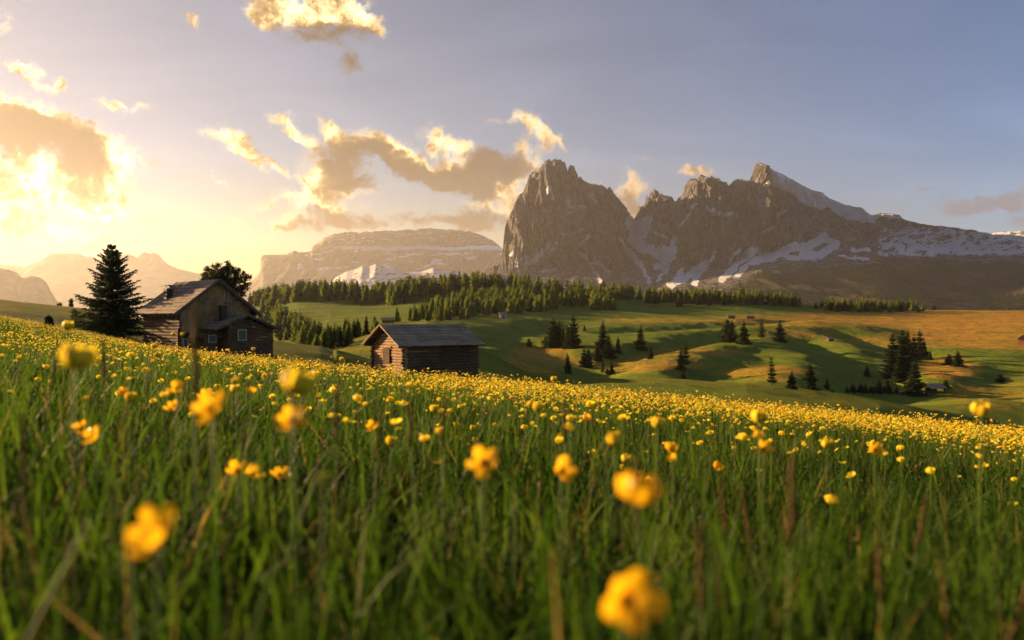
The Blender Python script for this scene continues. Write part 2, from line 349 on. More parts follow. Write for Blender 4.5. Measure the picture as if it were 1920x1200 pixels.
M['beam'] = wood('roof_beam', (.07, .045, .03), (.16, .11, .075), (3, 3, 3), 1)
M['dark'] = MT('chimney_iron').finish((.035, .028, .02), .7, .3)
M['metal'] = MT('grey_metal').finish((.22, .2, .18), .5, .4)
M['frame'] = MT('pale_frame').finish((.36, .32, .24), .8, .2)
M['pane'] = MT('window_pane').finish((.07, .075, .05), .3, .3)
M['bark'] = wood('bark', (.05, .035, .025), (.12, .085, .06), (4, 4, .8), 1)
def foliage(name, a, b, trans=.35, scale=.5):
    m = MT(name); oi = m.n('ShaderNodeObjectInfo'); n = m.noise(m.coord((1, 1, 1)), scale, 3, .6, .3, .7)
    c = m.mix(n, a, b); c = m.mix(m.mul(oi.outputs['Random'], .35), c, tuple(x * .55 for x in a)); return m.finish(c, .8, .15, trans=trans)
M['spruce'] = foliage('spruce_needles', (.018, .032, .010), (.042, .062, .018), .25)
M['larch'] = foliage('larch_needles', (.15, .21, .025), (.30, .34, .045), .55, .25)
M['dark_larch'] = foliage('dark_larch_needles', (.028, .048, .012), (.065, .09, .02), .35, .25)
M['pine'] = foliage('pine_needles', (.03, .045, .014), (.075, .09, .022), .3, 1.2)
# terrain material
m = MT('meadow_ground'); co = m.coord(); _, at = m.attr('mask')
n1 = m.noise(co, .03, 5, .6); n2 = m.noise(co, .35, 6, .7); n3 = m.noise(m.coord((1, 1, 1)), 4, 5, .7, .3, .7)
c = m.mix(n1, (.060, .120, .010), (.135, .195, .014)); c = m.mix(m.mul(n2, .5), c, (.20, .19, .022)); c = m.mix(m.mul(at[0], 1.0), c, m.mix(n2, (.24, .13, .022), (.66, .33, .035)))
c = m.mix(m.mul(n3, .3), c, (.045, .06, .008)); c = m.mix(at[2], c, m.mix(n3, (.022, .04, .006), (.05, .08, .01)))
c = m.mix(at[1], c, m.mix(n2, (.028, .036, .014), (.06, .062, .022)))
bb = m.n('ShaderNodeMath', operation='ADD'); m.l(n2, bb.inputs[0]); m.l(m.mul(n3, .3), bb.inputs[1])
M['ground'] = m.finish(c, .95, .05, bb.outputs[0], .9, .35)
# rock material: r = snow, g = wooded, b = warm rock
m = MT('mountain_rock'); _, at = m.attr('mask'); v1 = m.coord((.012, .012, .0028)); v2 = m.coord((.004, .004, .012))
s1 = m.noise(v1, 1, 9, .74, .34, .64); s2 = m.noise(v2, 1, 6, .6, .3, .7); s3 = m.noise(m.coord((.03, .03, .03)), 1, 6, .7, .3, .7)
c = m.mix(s1, (.055, .055, .058), (.36, .35, .345)); c = m.mix(m.mul(s2, .30), c, (.26, .215, .17)); c = m.mix(m.mul(at[2], .4), c, (.27, .19, .12))
cr = m.noise(m.coord((.028, .028, .004)), 1, 6, .72, .42, .52); c = m.mix(cr, (.022, .02, .02), c)  # dark upright streaks paint crevice shade into the rock colour
s4 = m.noise(m.coord((.0035, .0035, .009)), 1, 6, .65, .42, .56)
c = m.mix(at[1], c, m.mix(s4, m.mix(s3, (.010, .013, .006), (.035, .036, .014)), m.mix(s3, (.08, .065, .025), (.15, .12, .045))))
sn = m.n('ShaderNodeMath', operation='ADD'); m.l(at[0], sn.inputs[0]); m.l(m.mul(s3, .35), sn.inputs[1]); r = m.n('ShaderNodeMapRange'); m.l(sn.outputs[0], r.inputs[0]); r.inputs[1].default_value = .58; r.inputs[2].default_value = .70
c = m.mix(r.outputs[0], c, (.93, .94, .97))
M['rock'] = m.finish(c, .95, .05, s1, 1.0, 60)
m = MT('haze_far_rock'); _, at = m.attr('mask'); s1 = m.noise(m.coord((.003, .003, .001)), 1, 7, .65, .3, .7)
M['far_rock'] = m.finish(m.mix(at[0], m.mix(s1, (.035, .028, .02), (.17, .135, .10)), (.7, .68, .68)), .95, .05)
# ------------------------------------------------------------------ ground sheet
def build_ground():
    th = np.concatenate([np.linspace(-180, -44, 40)[:-1], np.linspace(-44, 44, 780), np.linspace(44, 180, 40)[1:]]) * np.pi / 180
    r = np.concatenate([np.exp(np.linspace(math.log(.25), math.log(110), 250))[:-1], np.exp(np.linspace(math.log(110), math.log(1600), 480))[:-1], np.exp(np.linspace(math.log(1600), math.log(17500), 60))])
    T, R = np.meshgrid(th, r); x = R * np.sin(T); y = R * np.cos(T); z = H(x, y)
    nr, nc = T.shape; idx = np.arange(nr * nc).reshape(nr, nc)
    f = np.stack([idx[:-1, :-1], idx[:-1, 1:], idx[1:, 1:], idx[1:, :-1]], -1).reshape(-1, 4)
    # mask: r dry brown grass and orange sunlight painted on the right plateau, g wood floor, b near meadow under the tall grass
    px = 960 + F * x / np.maximum(y, 1e-3); row = 600 - z / np.maximum(y, 1e-3) * F
    dry_glow = np.zeros_like(x)
    for (cx_, cy_, rx, ry, w) in [(1010, 675, 70, 28, .5), (1200, 682, 130, 16, .5), (1440, 700, 90, 16, .5), (1240, 601, 130, 5, .5), (1500, 600, 170, 14, .55), (1620, 595, 150, 12, .8), (1800, 600, 220, 22, .95), (1920, 630, 260, 26, .8),
                                  (1780, 690, 60, 20, .7), (1860, 740, 90, 30, .35), (1700, 640, 130, 12, .45), (1500, 625, 80, 10, .4), (1300, 660, 90, 10, .5)]:
        q = ((px - cx_) / rx) ** 2 + ((row - cy_) / ry) ** 2; dry_glow = np.maximum(dry_glow, w * (1 - sstep(q, .35, 1.5)))
    dry_glow = np.where(y > 170, dry_glow, .12); dry_glow = np.clip(dry_glow + .9 * fbm(x / 70, y / 25, 41, 5) * (.3 + dry_glow), 0, 1)
    wd = np.clip(sstep(y, 1300, 2200), 0, 1)
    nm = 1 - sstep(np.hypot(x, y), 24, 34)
    mask = np.stack([dry_glow, wd, nm], -1).reshape(-1, 3)
    v = np.stack([x, y, z], -1).reshape(-1, 3)
    # close the middle with one small fan
    v = np.vstack([v, [[0, 0, float(H(0, .001))]]]); mask = np.vstack([mask, [[.1, 0, 1]]])
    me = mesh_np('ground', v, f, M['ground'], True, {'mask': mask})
    o = link('ground', me); tag(o, kind='structure')
build_ground()
# ------------------------------------------------------------------ mountains
def mountain(name, px, sil, prof, disp, mat, maskf, label=None, nt_=260, back=900, rows_noise=0):
    """px columns; prof(px) -> list of (row, Y) from ridge to foot; relief is a real displacement in metres"""
    P = prof(px); k = len(P); tk = np.linspace(0, 1, k); t = np.linspace(0, 1, nt_)
    rows = np.zeros((nt_, len(px))); Ys = np.zeros_like(rows)
    zz = [(600 - np.broadcast_to(a, px.shape)) / F * b for a, b in P]; yk = [np.broadcast_to(b, px.shape) for a, b in P]
    seg = np.clip((t * (k - 1)).astype(int), 0, k - 2); fr = t * (k - 1) - seg
    Z = np.zeros_like(rows)
    for i in range(nt_):
        a = fr[i]; Z[i] = zz[seg[i]] * (1 - a) + zz[seg[i] + 1] * a; Ys[i] = yk[seg[i]] * (1 - a) + yk[seg[i] + 1] * a
    X = (px[None, :] - 960) / F * Ys
    T = np.repeat(t[:, None], len(px), 1)
    dY, dZ = disp(X, Z, T, px[None, :] + 0 * T)
    row0 = 600 - Z / Ys * F
    Yn = Ys + dY; Zn = Z + dZ
    # back side, down behind the ridge
    nb = 8; xb, yb, zb = [], [], []
    for j in range(nb, 0, -1):
        q = j / nb; xb.append(X[0] * (1 + q * back / Ys[0])); yb.append(Yn[0] + q * back); zb.append(Zn[0] - (Zn[0] + 350) * q ** 1.2)
    X = np.vstack([xb, X]); Yn = np.vstack([yb, Yn]); Zn = np.vstack([zb, Zn])
    mk = maskf(row0, px[None, :] + 0 * T, T, X[nb:], Zn[nb:], dY); mk = np.concatenate([np.repeat(mk[:1], nb, 0), mk], 0)
    nr, nc = X.shape; idx = np.arange(nr * nc).reshape(nr, nc)
    f = np.stack([idx[:-1, 1:], idx[:-1, :-1], idx[1:, :-1], idx[1:, 1:]], -1).reshape(-1, 4)
    me = mesh_np(name, np.stack([X, Yn, Zn], -1).reshape(-1, 3), f, mat, True, {'mask': mk.reshape(-1, 3)})
    o = link(name, me); tag(o, kind='structure'); return o
SIL = [(930, 500), (936, 496), (941, 489), (943, 465), (945, 443), (947, 424), (952, 410), (958, 399), (964, 384), (968, 375), (972, 366), (975, 363), (981, 361), (984, 352), (987, 345), (990, 334), (992, 329), (998, 323), (1003, 321), (1006, 325), (1010, 320), (1014, 312), (1018, 309), (1022, 302), (1030, 299.5), (1035, 303), (1038, 299), (1041, 297), (1047, 299), (1052, 300), (1057, 305), (1059, 303), (1061, 312), (1064, 321), (1067, 313), (1070, 310), (1076, 311), (1079, 320), (1080, 331), (1085, 334), (1088, 331), (1092, 336), (1100, 342), (1110, 343), (1117, 345), (1124, 347), (1126, 341), (1129, 348), (1136, 352), (1138, 358), (1140, 351), (1144, 351), (1149, 364), (1154, 368), (1160, 376), (1166, 386), (1171, 396), (1176, 404), (1180, 413), (1184, 415), (1187, 413), (1190, 410), (1193, 405), (1197, 395), (1198, 385), (1200, 389), (1204, 386), (1209, 383), (1211, 371), (1213, 367), (1216, 374), (1219, 362), (1223, 357), (1228, 356), (1234, 359), (1237, 365), (1240, 362), (1244, 366), (1252, 367), (1258, 368), (1262, 373), (1266, 380), (1270, 374), (1275, 369), (1279, 364), (1282, 357), (1283, 348), (1289, 341), (1294, 335), (1300, 334), (1306, 336), (1311, 330), (1317, 329), (1325, 332), (1333, 331), (1340, 334), (1347, 337), (1353, 341), (1358, 348), (1362, 356), (1365, 350), (1369, 345), (1374, 339), (1380, 336), (1386, 337), (1390, 334), (1396, 340), (1399, 346), (1402, 337), (1405, 340), (1408, 335), (1411, 325), (1414, 314), (1417, 307), (1423, 304), (1430, 306), (1442, 314), (1454, 321), (1468, 327), (1481, 334), (1508, 349), (1535, 363), (1563, 375), (1590, 386), (1604, 392), (1617, 399), (1628, 403), (1638, 403), (1648, 400), (1657, 399), (1671, 402), (1684, 408), (1698, 413), (1712, 419), (1725, 422), (1752, 424), (1779, 428), (1800, 431), (1817, 433), (1832, 437), (1844, 441), (1861, 437), (1885, 434), (1915, 434), (1960, 440), (2100, 445), (2400, 470), (2900, 500)]
SNOW = [([(1424, 312), (1452, 328), (1490, 347), (1530, 369), (1575, 387), (1618, 402)], 19, 1.5), ([(1500, 372), (1530, 385)], 12, 1.0), ([(1560, 392), (1590, 398)], 6, 1), ([(1600, 396), (1630, 412)], 6, 1),
        ([(1176, 418), (1182, 440), (1180, 455), (1200, 470), (1222, 478), (1248, 474)], 9, 1.3), ([(1205, 420), (1195, 445)], 9, 1.2), ([(1186, 432), (1190, 462)], 8, 1), ([(1222, 480), (1240, 495), (1250, 470), (1258, 452)], 8, 1.1),
        ([(1155, 452), (1175, 478), (1200, 500), (1215, 530)], 3, 1), ([(1175, 472), (1205, 505), (1216, 528)], 2.5, 1), ([(1222, 500), (1245, 510), (1232, 525)], 4, 1),
        ([(1085, 476), (1105, 500), (1125, 527)], 2.5, 1.1), ([(1108, 492), (1135, 512)], 2, .9), ([(1085, 464), (1100, 448)], 2.5, 1), ([(1025, 466), (1000, 494), (975, 498), (968, 497)], 4.5, 1.1), ([(1040, 462), (1028, 478)], 3, 1), ([(985, 485), (968, 500)], 4, 1), ([(958, 482), (968, 470)], 2.5, 1), ([(1015, 510), (1045, 508)], 2, .9),
        ([(1022, 372), (1030, 358), (1034, 380)], 4, .95), ([(1105, 365), (1112, 380)], 5, .95), ([(1060, 378), (1064, 396), (1096, 394)], 3, .85), ([(1100, 340), (1125, 346)], 3, .9),
        ([(1020, 430), (1040, 418), (1070, 404)], 2, .85), ([(1045, 448), (1090, 436)], 2, .7),
        ([(1255, 535), (1280, 522), (1305, 500), (1300, 530)], 7, 1.15), ([(1265, 508), (1275, 520)], 4, 1), ([(1312, 500), (1325, 478)], 3, 1), ([(1350, 524), (1370, 505), (1392, 478)], 7, 1.15), ([(1375, 520), (1395, 500)], 5, 1), ([(1368, 475), (1360, 495)], 3, 1), ([(1403, 470), (1415, 490)], 4, 1.1),
        ([(1310, 400), (1330, 408), (1368, 412)], 4, .95), ([(1290, 392), (1265, 430)], 2, .8), ([(1400, 372), (1410, 395)], 3, .9), ([(1240, 455), (1215, 440)], 2, .7), ([(1415, 440), (1445, 428)], 3, 1.1), ([(1445, 410), (1462, 400)], 2, 1),
        ([(1402, 492), (1440, 484), (1475, 466), (1500, 468), (1535, 447), (1558, 462)], 8, 1.15), ([(1500, 480), (1530, 482), (1550, 466)], 8, 1), ([(1418, 482), (1400, 490)], 5, 1), ([(1455, 478), (1490, 486)], 6, .9),
        ([(1570, 480), (1620, 488)], 3, .8), ([(1590, 470), (1625, 470)], 3, .8), ([(1675, 455), (1690, 474)], 4, 1.1), ([(1685, 448), (1720, 465), (1750, 472)], 4, .95), ([(1730, 450), (1760, 470)], 3, .9), ([(1650, 405), (1690, 415)], 3, .8), ([(1700, 430), (1712, 436)], 4, .8),
        ([(1770, 432), (1775, 465)], 3, .95), ([(1790, 432), (1782, 468)], 4, 1), ([(1775, 460), (1800, 470)], 5, .9), ([(1815, 435), (1822, 460)], 3, .9), ([(1830, 440), (1845, 460)], 2, .8), ([(1790, 474), (1910, 474)], 4, .8), ([(1865, 445), (1900, 450)], 5, .8), ([(1895, 440), (1905, 465)], 4, .85), ([(1955, 445), (2050, 470)], 8, .9),
        ([(1598, 503), (1608, 505)], 2, 1.1), ([(1653, 498), (1678, 503)], 1.5, 1)]
def prof_main(px):
    S = ip(px, SIL) + (2.0 * perlin(px / 2.3, px * 0, 3) + 1.8 * perlin(px / 6, px * 0, 5)) * (px < 1410) + .8 * perlin(px / 5, px * 0, 9)
    rY = ip(px, [(930, 6100), (1000, 6300), (1060, 6350), (1130, 6500), (1180, 7100), (1205, 6900), (1250, 6600), (1320, 6450), (1420, 6300), (1640, 6500), (1850, 7200), (1950, 6700), (2900, 6500)])
    cf = ip(px, [(930, 505), (960, 498), (1060, 512), (1150, 510), (1190, 478), (1230, 500), (1300, 512), (1400, 485), (1500, 462), (1600, 455), (1700, 450), (1850, 462), (2900, 520)])
    cf = np.maximum(cf, S + 8)
    cY = rY - ip(px, [(930, 500), (1180, 900), (1300, 550), (1420, 500), (1600, 700), (1900, 900)])
    r2 = np.maximum(ip(px, [(930, 520), (1200, 540), (1400, 512), (1650, 503), (1900, 500), (2900, 540)]), cf + 8)
    mid = (S * .5 + cf * .5)
    return [(S, rY), (mid, (rY * .56 + cY * .44)), (cf, cY), (r2, cY - 900), (ip(px, [(930, 560), (1400, 560), (1920, 545)]), cY - 1700), (625, 2700 + 0 * px)]
def disp_main(X, Z, T, P):
    cl = sstep(T, 0.0, .04) * (1 - sstep(T, .38, .52)); lo = sstep(T, .35, .6) * (1 - sstep(T, .9, 1))
    w = .25 * fbm(X / 300, Z / 300, 3, 3)
    but = ridged(X / 330 + w, Z / 1500, 5, 5, .58); b2 = ridged(X / 85 + w, Z / 420, 7, 4, .6); b3 = fbm(X / 28, Z / 90, 9, 4, .6); led = fbm(X / 260, Z / 45, 12, 4)
    s = np.where(P > 1430, .55, 1.0)
    dY = -cl * s * (240 * but + 150 * b2 + 45 * b3 + 40 * led) - lo * (90 * ridged(X / 420, Z / 300, 14, 4) + 18 * fbm(X / 60, Z / 60, 4, 4))
    dZ = lo * 22 * fbm(X / 150, Z / 90, 16, 4) + cl * sstep(T, .03, .1) * 8 * b3
    return dY, dZ
def mask_main(row, P, T, X, Z, dY):
    nz = fbm(P / 9, row / 6, 51, 5, .6); n2 = fbm(P / 3.5, row / 2.6, 55, 4, .65); sn = np.zeros_like(row)
    wp, wr = P + 5 * fbm(P / 14, row / 9, 61, 3), row + 4 * fbm(P / 14, row / 9, 63, 3)
    for pts, w, s in SNOW:
        d = dist_poly(wp, wr, pts); sn = np.maximum(sn, s * (1 - sstep(d, w * .3, w * 1.5)))
    big = sstep(fbm(P / 60, row / 35, 71, 3), -.1, .5)
    speck = sstep(n2 + .5 * nz, .28, .55) * (.45 + .6 * big) * (T < .55) * sstep(row, 300, 345)
    speck = np.where((P > 1640), sstep(ridged(P / 15 + row / 22 + .8 * nz, row / 12, 75, 4) + .25 * n2, .28, .55) * sstep(row, 418, 440) * (1 - sstep(row, 470, 490)) * .9, speck)
    sn = np.where((P > 1395) & (P < 1480) & (row < 372), sn * sstep(P - (1419 + (row - 304) * .45), -3, 4), sn)
    sn = np.clip(sn * (1.15 + 1.5 * n2 + .6 * nz), 0, 1.2); sn = np.maximum(sn, speck)
    ve = sstep(row + 16 * fbm(P / 40, row / 14, 81, 4), ip(P, [(930, 545), (1200, 555), (1350, 540), (1420, 505), (1600, 494), (1700, 480), (1900, 486)]), ip(P, [(930, 575), (1200, 580), (1350, 560), (1420, 525), (1600, 508), (1700, 494), (1900, 500)]))
    warm = np.clip(sstep(fbm(P / 22, row / 60, 91, 4), .05, .5), 0, 1)
    return np.stack([np.clip(sn * (1 - .9 * ve), 0, 1), ve, warm], -1)
mountain('mountain', np.concatenate([np.arange(925, 1925, .8), np.arange(1925, 2900, 5)]), SIL, prof_main, disp_main, M['rock'], mask_main, nt_=330)
# foot of the big mountain running left, in the haze
SIL2 = [(470, 600), (620, 575), (760, 560), (850, 530), (900, 510), (935, 498), (990, 506), (1060, 540)]
mountain('mountain_foot', np.arange(470, 1060, 2.), SIL2, lambda px: [(ip(px, SIL2) + 2 * perlin(px / 12, 0 * px, 4), 6300 + 0 * px), (570 + 0 * px, 5200 + 0 * px), (640 + 0 * px, 3000 + 0 * px)],
         lambda X, Z, T, P: (-60 * ridged(X / 250, Z / 200, 5, 4) * T, 10 * fbm(X / 120, Z / 80, 5, 3) * T), M['rock'], lambda r, P, T, X, Z, d: np.stack([0 * r, sstep(T, .2, .5), 0 * r], -1), nt_=80)
# snowy low ridge in front of the table mountain
SIL3 = [(590, 560), (630, 520), (650, 508), (664, 506), (680, 498), (692, 500), (705, 495), (722, 501), (735, 501), (760, 511), (790, 510), (812, 502), (850, 510), (890, 516), (950, 530), (1000, 560)]
mountain('snowy_ridge', np.arange(590, 1000, 1.5), SIL3, lambda px: [(ip(px, SIL3), 9000 + 0 * px), (570 + 0 * px, 7600 + 0 * px), (640 + 0 * px, 6600 + 0 * px)],
         lambda X, Z, T, P: (-120 * ridged(X / 350, Z / 200, 25, 4) * sstep(T, 0, .2), 18 * fbm(X / 160, Z / 80, 5, 3) * T), M['far_rock'],
         lambda r, P, T, X, Z, d: np.stack([sstep(ridged(P / 20 + r / 16, r / 9, 33, 5) + .5 * fbm(P / 9, r / 5, 34, 4), .05, .35) * (T < .45) * .66, 0 * r, 0 * r], -1), nt_=120)
SIL4 = [(440, 545), (465, 532), (480, 520), (490, 508), (492, 495), (494, 481), (497, 478), (540, 477), (546, 474), (554, 470), (560, 474), (585, 471), (586, 462), (592, 457), (604, 449), (618, 442), (634, 438), (640, 436), (700, 434), (740, 432), (780, 430), (800, 428), (830, 430), (858, 431), (880, 434), (900, 440), (915, 447), (925, 452), (935, 458), (940, 465), (946, 478), (960, 490), (1010, 500)]
def mask4(r, P, T, X, Z, d):
    bd = 466 + 4 * fbm(P / 60, 0 * P, 3, 3) + (P < 760) * (760 - P) * -.01
    s = (1 - sstep(np.abs(r - bd - 3 * fbm(P / 30, r / 9, 9, 3)), 2.0, 5.0)) * sstep(P, 610, 660) * (.55 + .5 * sstep(P, 780, 880))
    s = np.maximum(s, sstep(fbm(P / 40 + r / 20, r / 9, 19, 4), .16, .34) * sstep(r, 462, 476) * (1 - sstep(r, 500, 515)) * .75 * (P > 560))
    s = np.maximum(s, sstep(fbm(P / 16, r / 3, 29, 4), .2, .4) * (r < 458) * .5)
    return np.stack([s, 0 * r, 0 * r], -1)
mountain('table_mountain', np.arange(440, 1010, 1.2), SIL4, lambda px: [(ip(px, SIL4) + 4.5 * fbm(px / 16, 0 * px, 3, 5) * sstep(px, 500, 560), 13600 + 0 * px), (np.maximum(ip(px, SIL4) + 3, 462 + 0 * px), 13300 + 0 * px), (np.maximum(ip(px, SIL4) + 6, 470 + 0 * px), 12900 + 0 * px), (np.maximum(ip(px, SIL4) + 9, 500 + 0 * px), 12500 + 0 * px), (560 + 0 * px, 10800 + 0 * px), (630 + 0 * px, 9800 + 0 * px)],
         lambda X, Z, T, P: (-(150 * ridged(X / 420, Z / 900, 35, 4) + 60 * fbm(X / 120, Z / 160, 36, 4)) * sstep(T, 0, .1), 20 * fbm(X / 200, Z / 100, 38, 3) * sstep(T, .2, .4)), M['far_rock'], mask4, nt_=150)
SIL5 = [(-700, 470), (-400, 500), (-120, 488), (0, 495), (30, 498), (50, 500), (62, 494), (70, 491), (82, 489), (92, 478), (100, 475), (150, 475), (157, 480), (166, 481), (176, 481), (180, 486), (215, 486), (228, 478), (242, 476), (252, 480), (258, 484), (264, 476), (271, 472), (280, 476), (290, 474), (300, 479), (306, 488), (318, 497), (335, 504), (352, 508), (372, 513), (420, 525), (500, 545), (600, 580)]
mountain('distant_range', np.arange(-700, 600, 1.5), SIL5, lambda px: [(ip(px, SIL5) + .7 * perlin(px / 4, 0 * px, 3), 15500 + 0 * px), (np.maximum(ip(px, SIL5) + 10, 500 + 0 * px), 15000 + 0 * px), (570 + 0 * px, 13000 + 0 * px), (640 + 0 * px, 11000 + 0 * px)],
         lambda X, Z, T, P: (-(200 * ridged(X / 700, Z / 900, 45, 4)) * sstep(T, 0, .1), 0 * X), M['far_rock'], lambda r, P, T, X, Z, d: np.stack([0 * r, 0 * r, 0 * r], -1), nt_=90)
SIL6 = [(-700, 480), (-200, 490), (-60, 497), (0, 503), (18, 506), (32, 511), (40, 520), (46, 521), (58, 517), (75, 520), (88, 530), (95, 545), (110, 570), (160, 600)]
mountain('near_crag', np.arange(-700, 160, 1.2), SIL6, lambda px: [(ip(px, SIL6) + .6 * perlin(px / 4, 0 * px, 3), 7600 + 0 * px), (ip(px, SIL6) + 30, 7200 + 0 * px), (640 + 0 * px, 6200 + 0 * px)],
         lambda X, Z, T, P: (-(80 * ridged(X / 300, Z / 900, 46, 4)) * sstep(T, 0, .1), 0 * X), M['far_rock'], lambda r, P, T, X, Z, d: np.stack([0 * r, 0 * r, 0 * r], -1), nt_=70)
# ------------------------------------------------------------------ haze
mb = MB(); mb.box(-26000, 26000, -19000, 18500, -460, 1850)
hz = MT('haze'); pv = hz.n('ShaderNodeVolumePrincipled'); pv.inputs['Color'].default_value = (1, .97, .93, 1); pv.inputs['Density'].default_value = HAZE_DENSITY; pv.inputs['Anisotropy'].default_value = .5
hz.l(pv.outputs[0], hz.out.inputs['Volume'])
tag(link('haze', mb.mesh('haze', hz.m)), kind='stuff')
# ------------------------------------------------------------------ trees
def flakes_to_mesh(name, tris, mat):
    v = np.array(tris, np.float32).reshape(-1, 3); f = np.arange(len(v)).reshape(-1, 3); return mesh_np(name, v, f, mat)
def conifer_tris(rs, Hh, R, whorls, per, seg, droop=.25, low=.04, shape=.85, fl=1.0, column=0.0, core=True):
    T = []
    lean = rs.normal(0, .012 * Hh, 2)
    for i in range(whorls):
        q = (i + rs.rand() * .6) / whorls; z = Hh * (low + (1 - low) * q)
        rr = R * ((1 - q) ** shape * (1 - column) + column * min(1, (1 - q) * 3.5) * (.55 + .45 * math.sin(min(1, q + .35) * math.pi))) * (.72 + .5 * rs.rand()) + .012 * Hh
        cx_, cy_ = lean * q
        n = max(3, int(per * (1 - .45 * q) + .5)); a0 = rs.rand() * 6.28
        for b in range(n):
            a = a0 + 6.283 * (b + .7 * rs.rand()) / n; L = rr * (.62 + .5 * rs.rand()); ca, sa = math.cos(a), math.sin(a)
            dr = droop * (1.1 - q) - .25 * q
            for s in range(seg):
                t0 = s / seg; t1 = (s + 1.25) / seg
                x0, x1 = L * t0, L * t1
                z0 = z - dr * L * t0 ** .8 + .10 * L * t0 * t0; z1 = z - dr * L * t1 ** .8 + .10 * L * t1 * t1
                w = fl * L * (.26 * (1.15 - t0)) * (.7 + .6 * rs.rand()) + .006 * Hh
                zz = rs.normal(0, .03 * L)
                p0 = (cx_ + ca * x0, cy_ + sa * x0, z0); p1 = (cx_ + ca * x1, cy_ + sa * x1, z1 + zz)
                pl = (cx_ + ca * x0 * .9 - sa * w + ca * w * .5, cy_ + sa * x0 * .9 + ca * w + sa * w * .5, z0 - w * .55 + zz)
                pr = (cx_ + ca * x0 * .9 + sa * w + ca * w * .5, cy_ + sa * x0 * .9 - ca * w + sa * w * .5, z0 - w * .55 - zz)
                T += [p0, p1, pl, p0, pr, p1]
                T += [p0, (p0[0], p0[1], z0 - w * 1.3), p1]
    T += [(lean[0] - .01 * Hh, lean[1], Hh * .93), (lean[0] + .01 * Hh, lean[1], Hh * .93), (lean[0], lean[1], Hh * 1.02)]
    T += [(lean[0], lean[1] - .01 * Hh, Hh * .93), (lean[0], lean[1] + .01 * Hh, Hh * .93), (lean[0], lean[1], Hh * 1.02)]
    return T
def trunk_mesh(Hh, r, mat):
    mb = MB(); mb.tube([(0, 0, -.06 * Hh), (0, 0, .03 * Hh), (.004 * Hh, 0, .4 * Hh), (0, 0, .9 * Hh)], [r * 1.35, r, r * .7, r * .12], 6); return mb.mesh('trunk', mat, True)
TREE = {}
def tree_kind(key, mat, n, **kw):
    L = []
    for i in range(n):
        rs = np.random.RandomState(hash(key) % 1000 if False else sum(map(ord, key)) * 7 + i)
        L.append((flakes_to_mesh('crown', conifer_tris(rs, 1, **kw), M[mat]), trunk_mesh(1, .018, M['bark'])))
    TREE[key] = L
tree_kind('spruce', 'spruce', 5, R=.22, whorls=24, per=12, seg=3, droop=.35, shape=.85, fl=2.0)
tree_kind('column', 'spruce', 3, R=.15, whorls=24, per=11, seg=3, droop=.3, shape=.7, column=.8, fl=2.3)
tree_kind('larch', 'larch', 5, R=.24, whorls=22, per=12, seg=3, droop=.15, shape=.62, low=.06, fl=2.2)
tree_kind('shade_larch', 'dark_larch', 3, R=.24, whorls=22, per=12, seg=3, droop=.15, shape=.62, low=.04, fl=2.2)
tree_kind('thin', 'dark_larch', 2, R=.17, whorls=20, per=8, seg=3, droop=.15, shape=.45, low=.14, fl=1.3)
tree_kind('bush', 'pine', 3, R=.45, whorls=12, per=12, seg=3, droop=.1, shape=.45, low=.02, fl=2)
rt = random.Random(5)
def plant(key, x, y, z, h, wide=1.0, label=None, group=None, name=None, cat=None):
    nm = name or {'spruce': 'spruce_tree', 'column': 'spruce_tree', 'larch': 'larch_tree', 'shade_larch': 'larch_tree', 'thin': 'larch_tree', 'bush': 'shrub'}[key]
    cr, tr = rt.choice(TREE[key]); r = empty(nm, (x, y, z - .015 * h), rt.uniform(0, 6.28)); r.scale = (h * wide, h * wide, h)
    part('crown', cr, r)
    if key != 'bush': part('trunk', tr, r)
    tag(r, label, cat or ('shrub' if key == 'bush' else 'tree'), group); return r
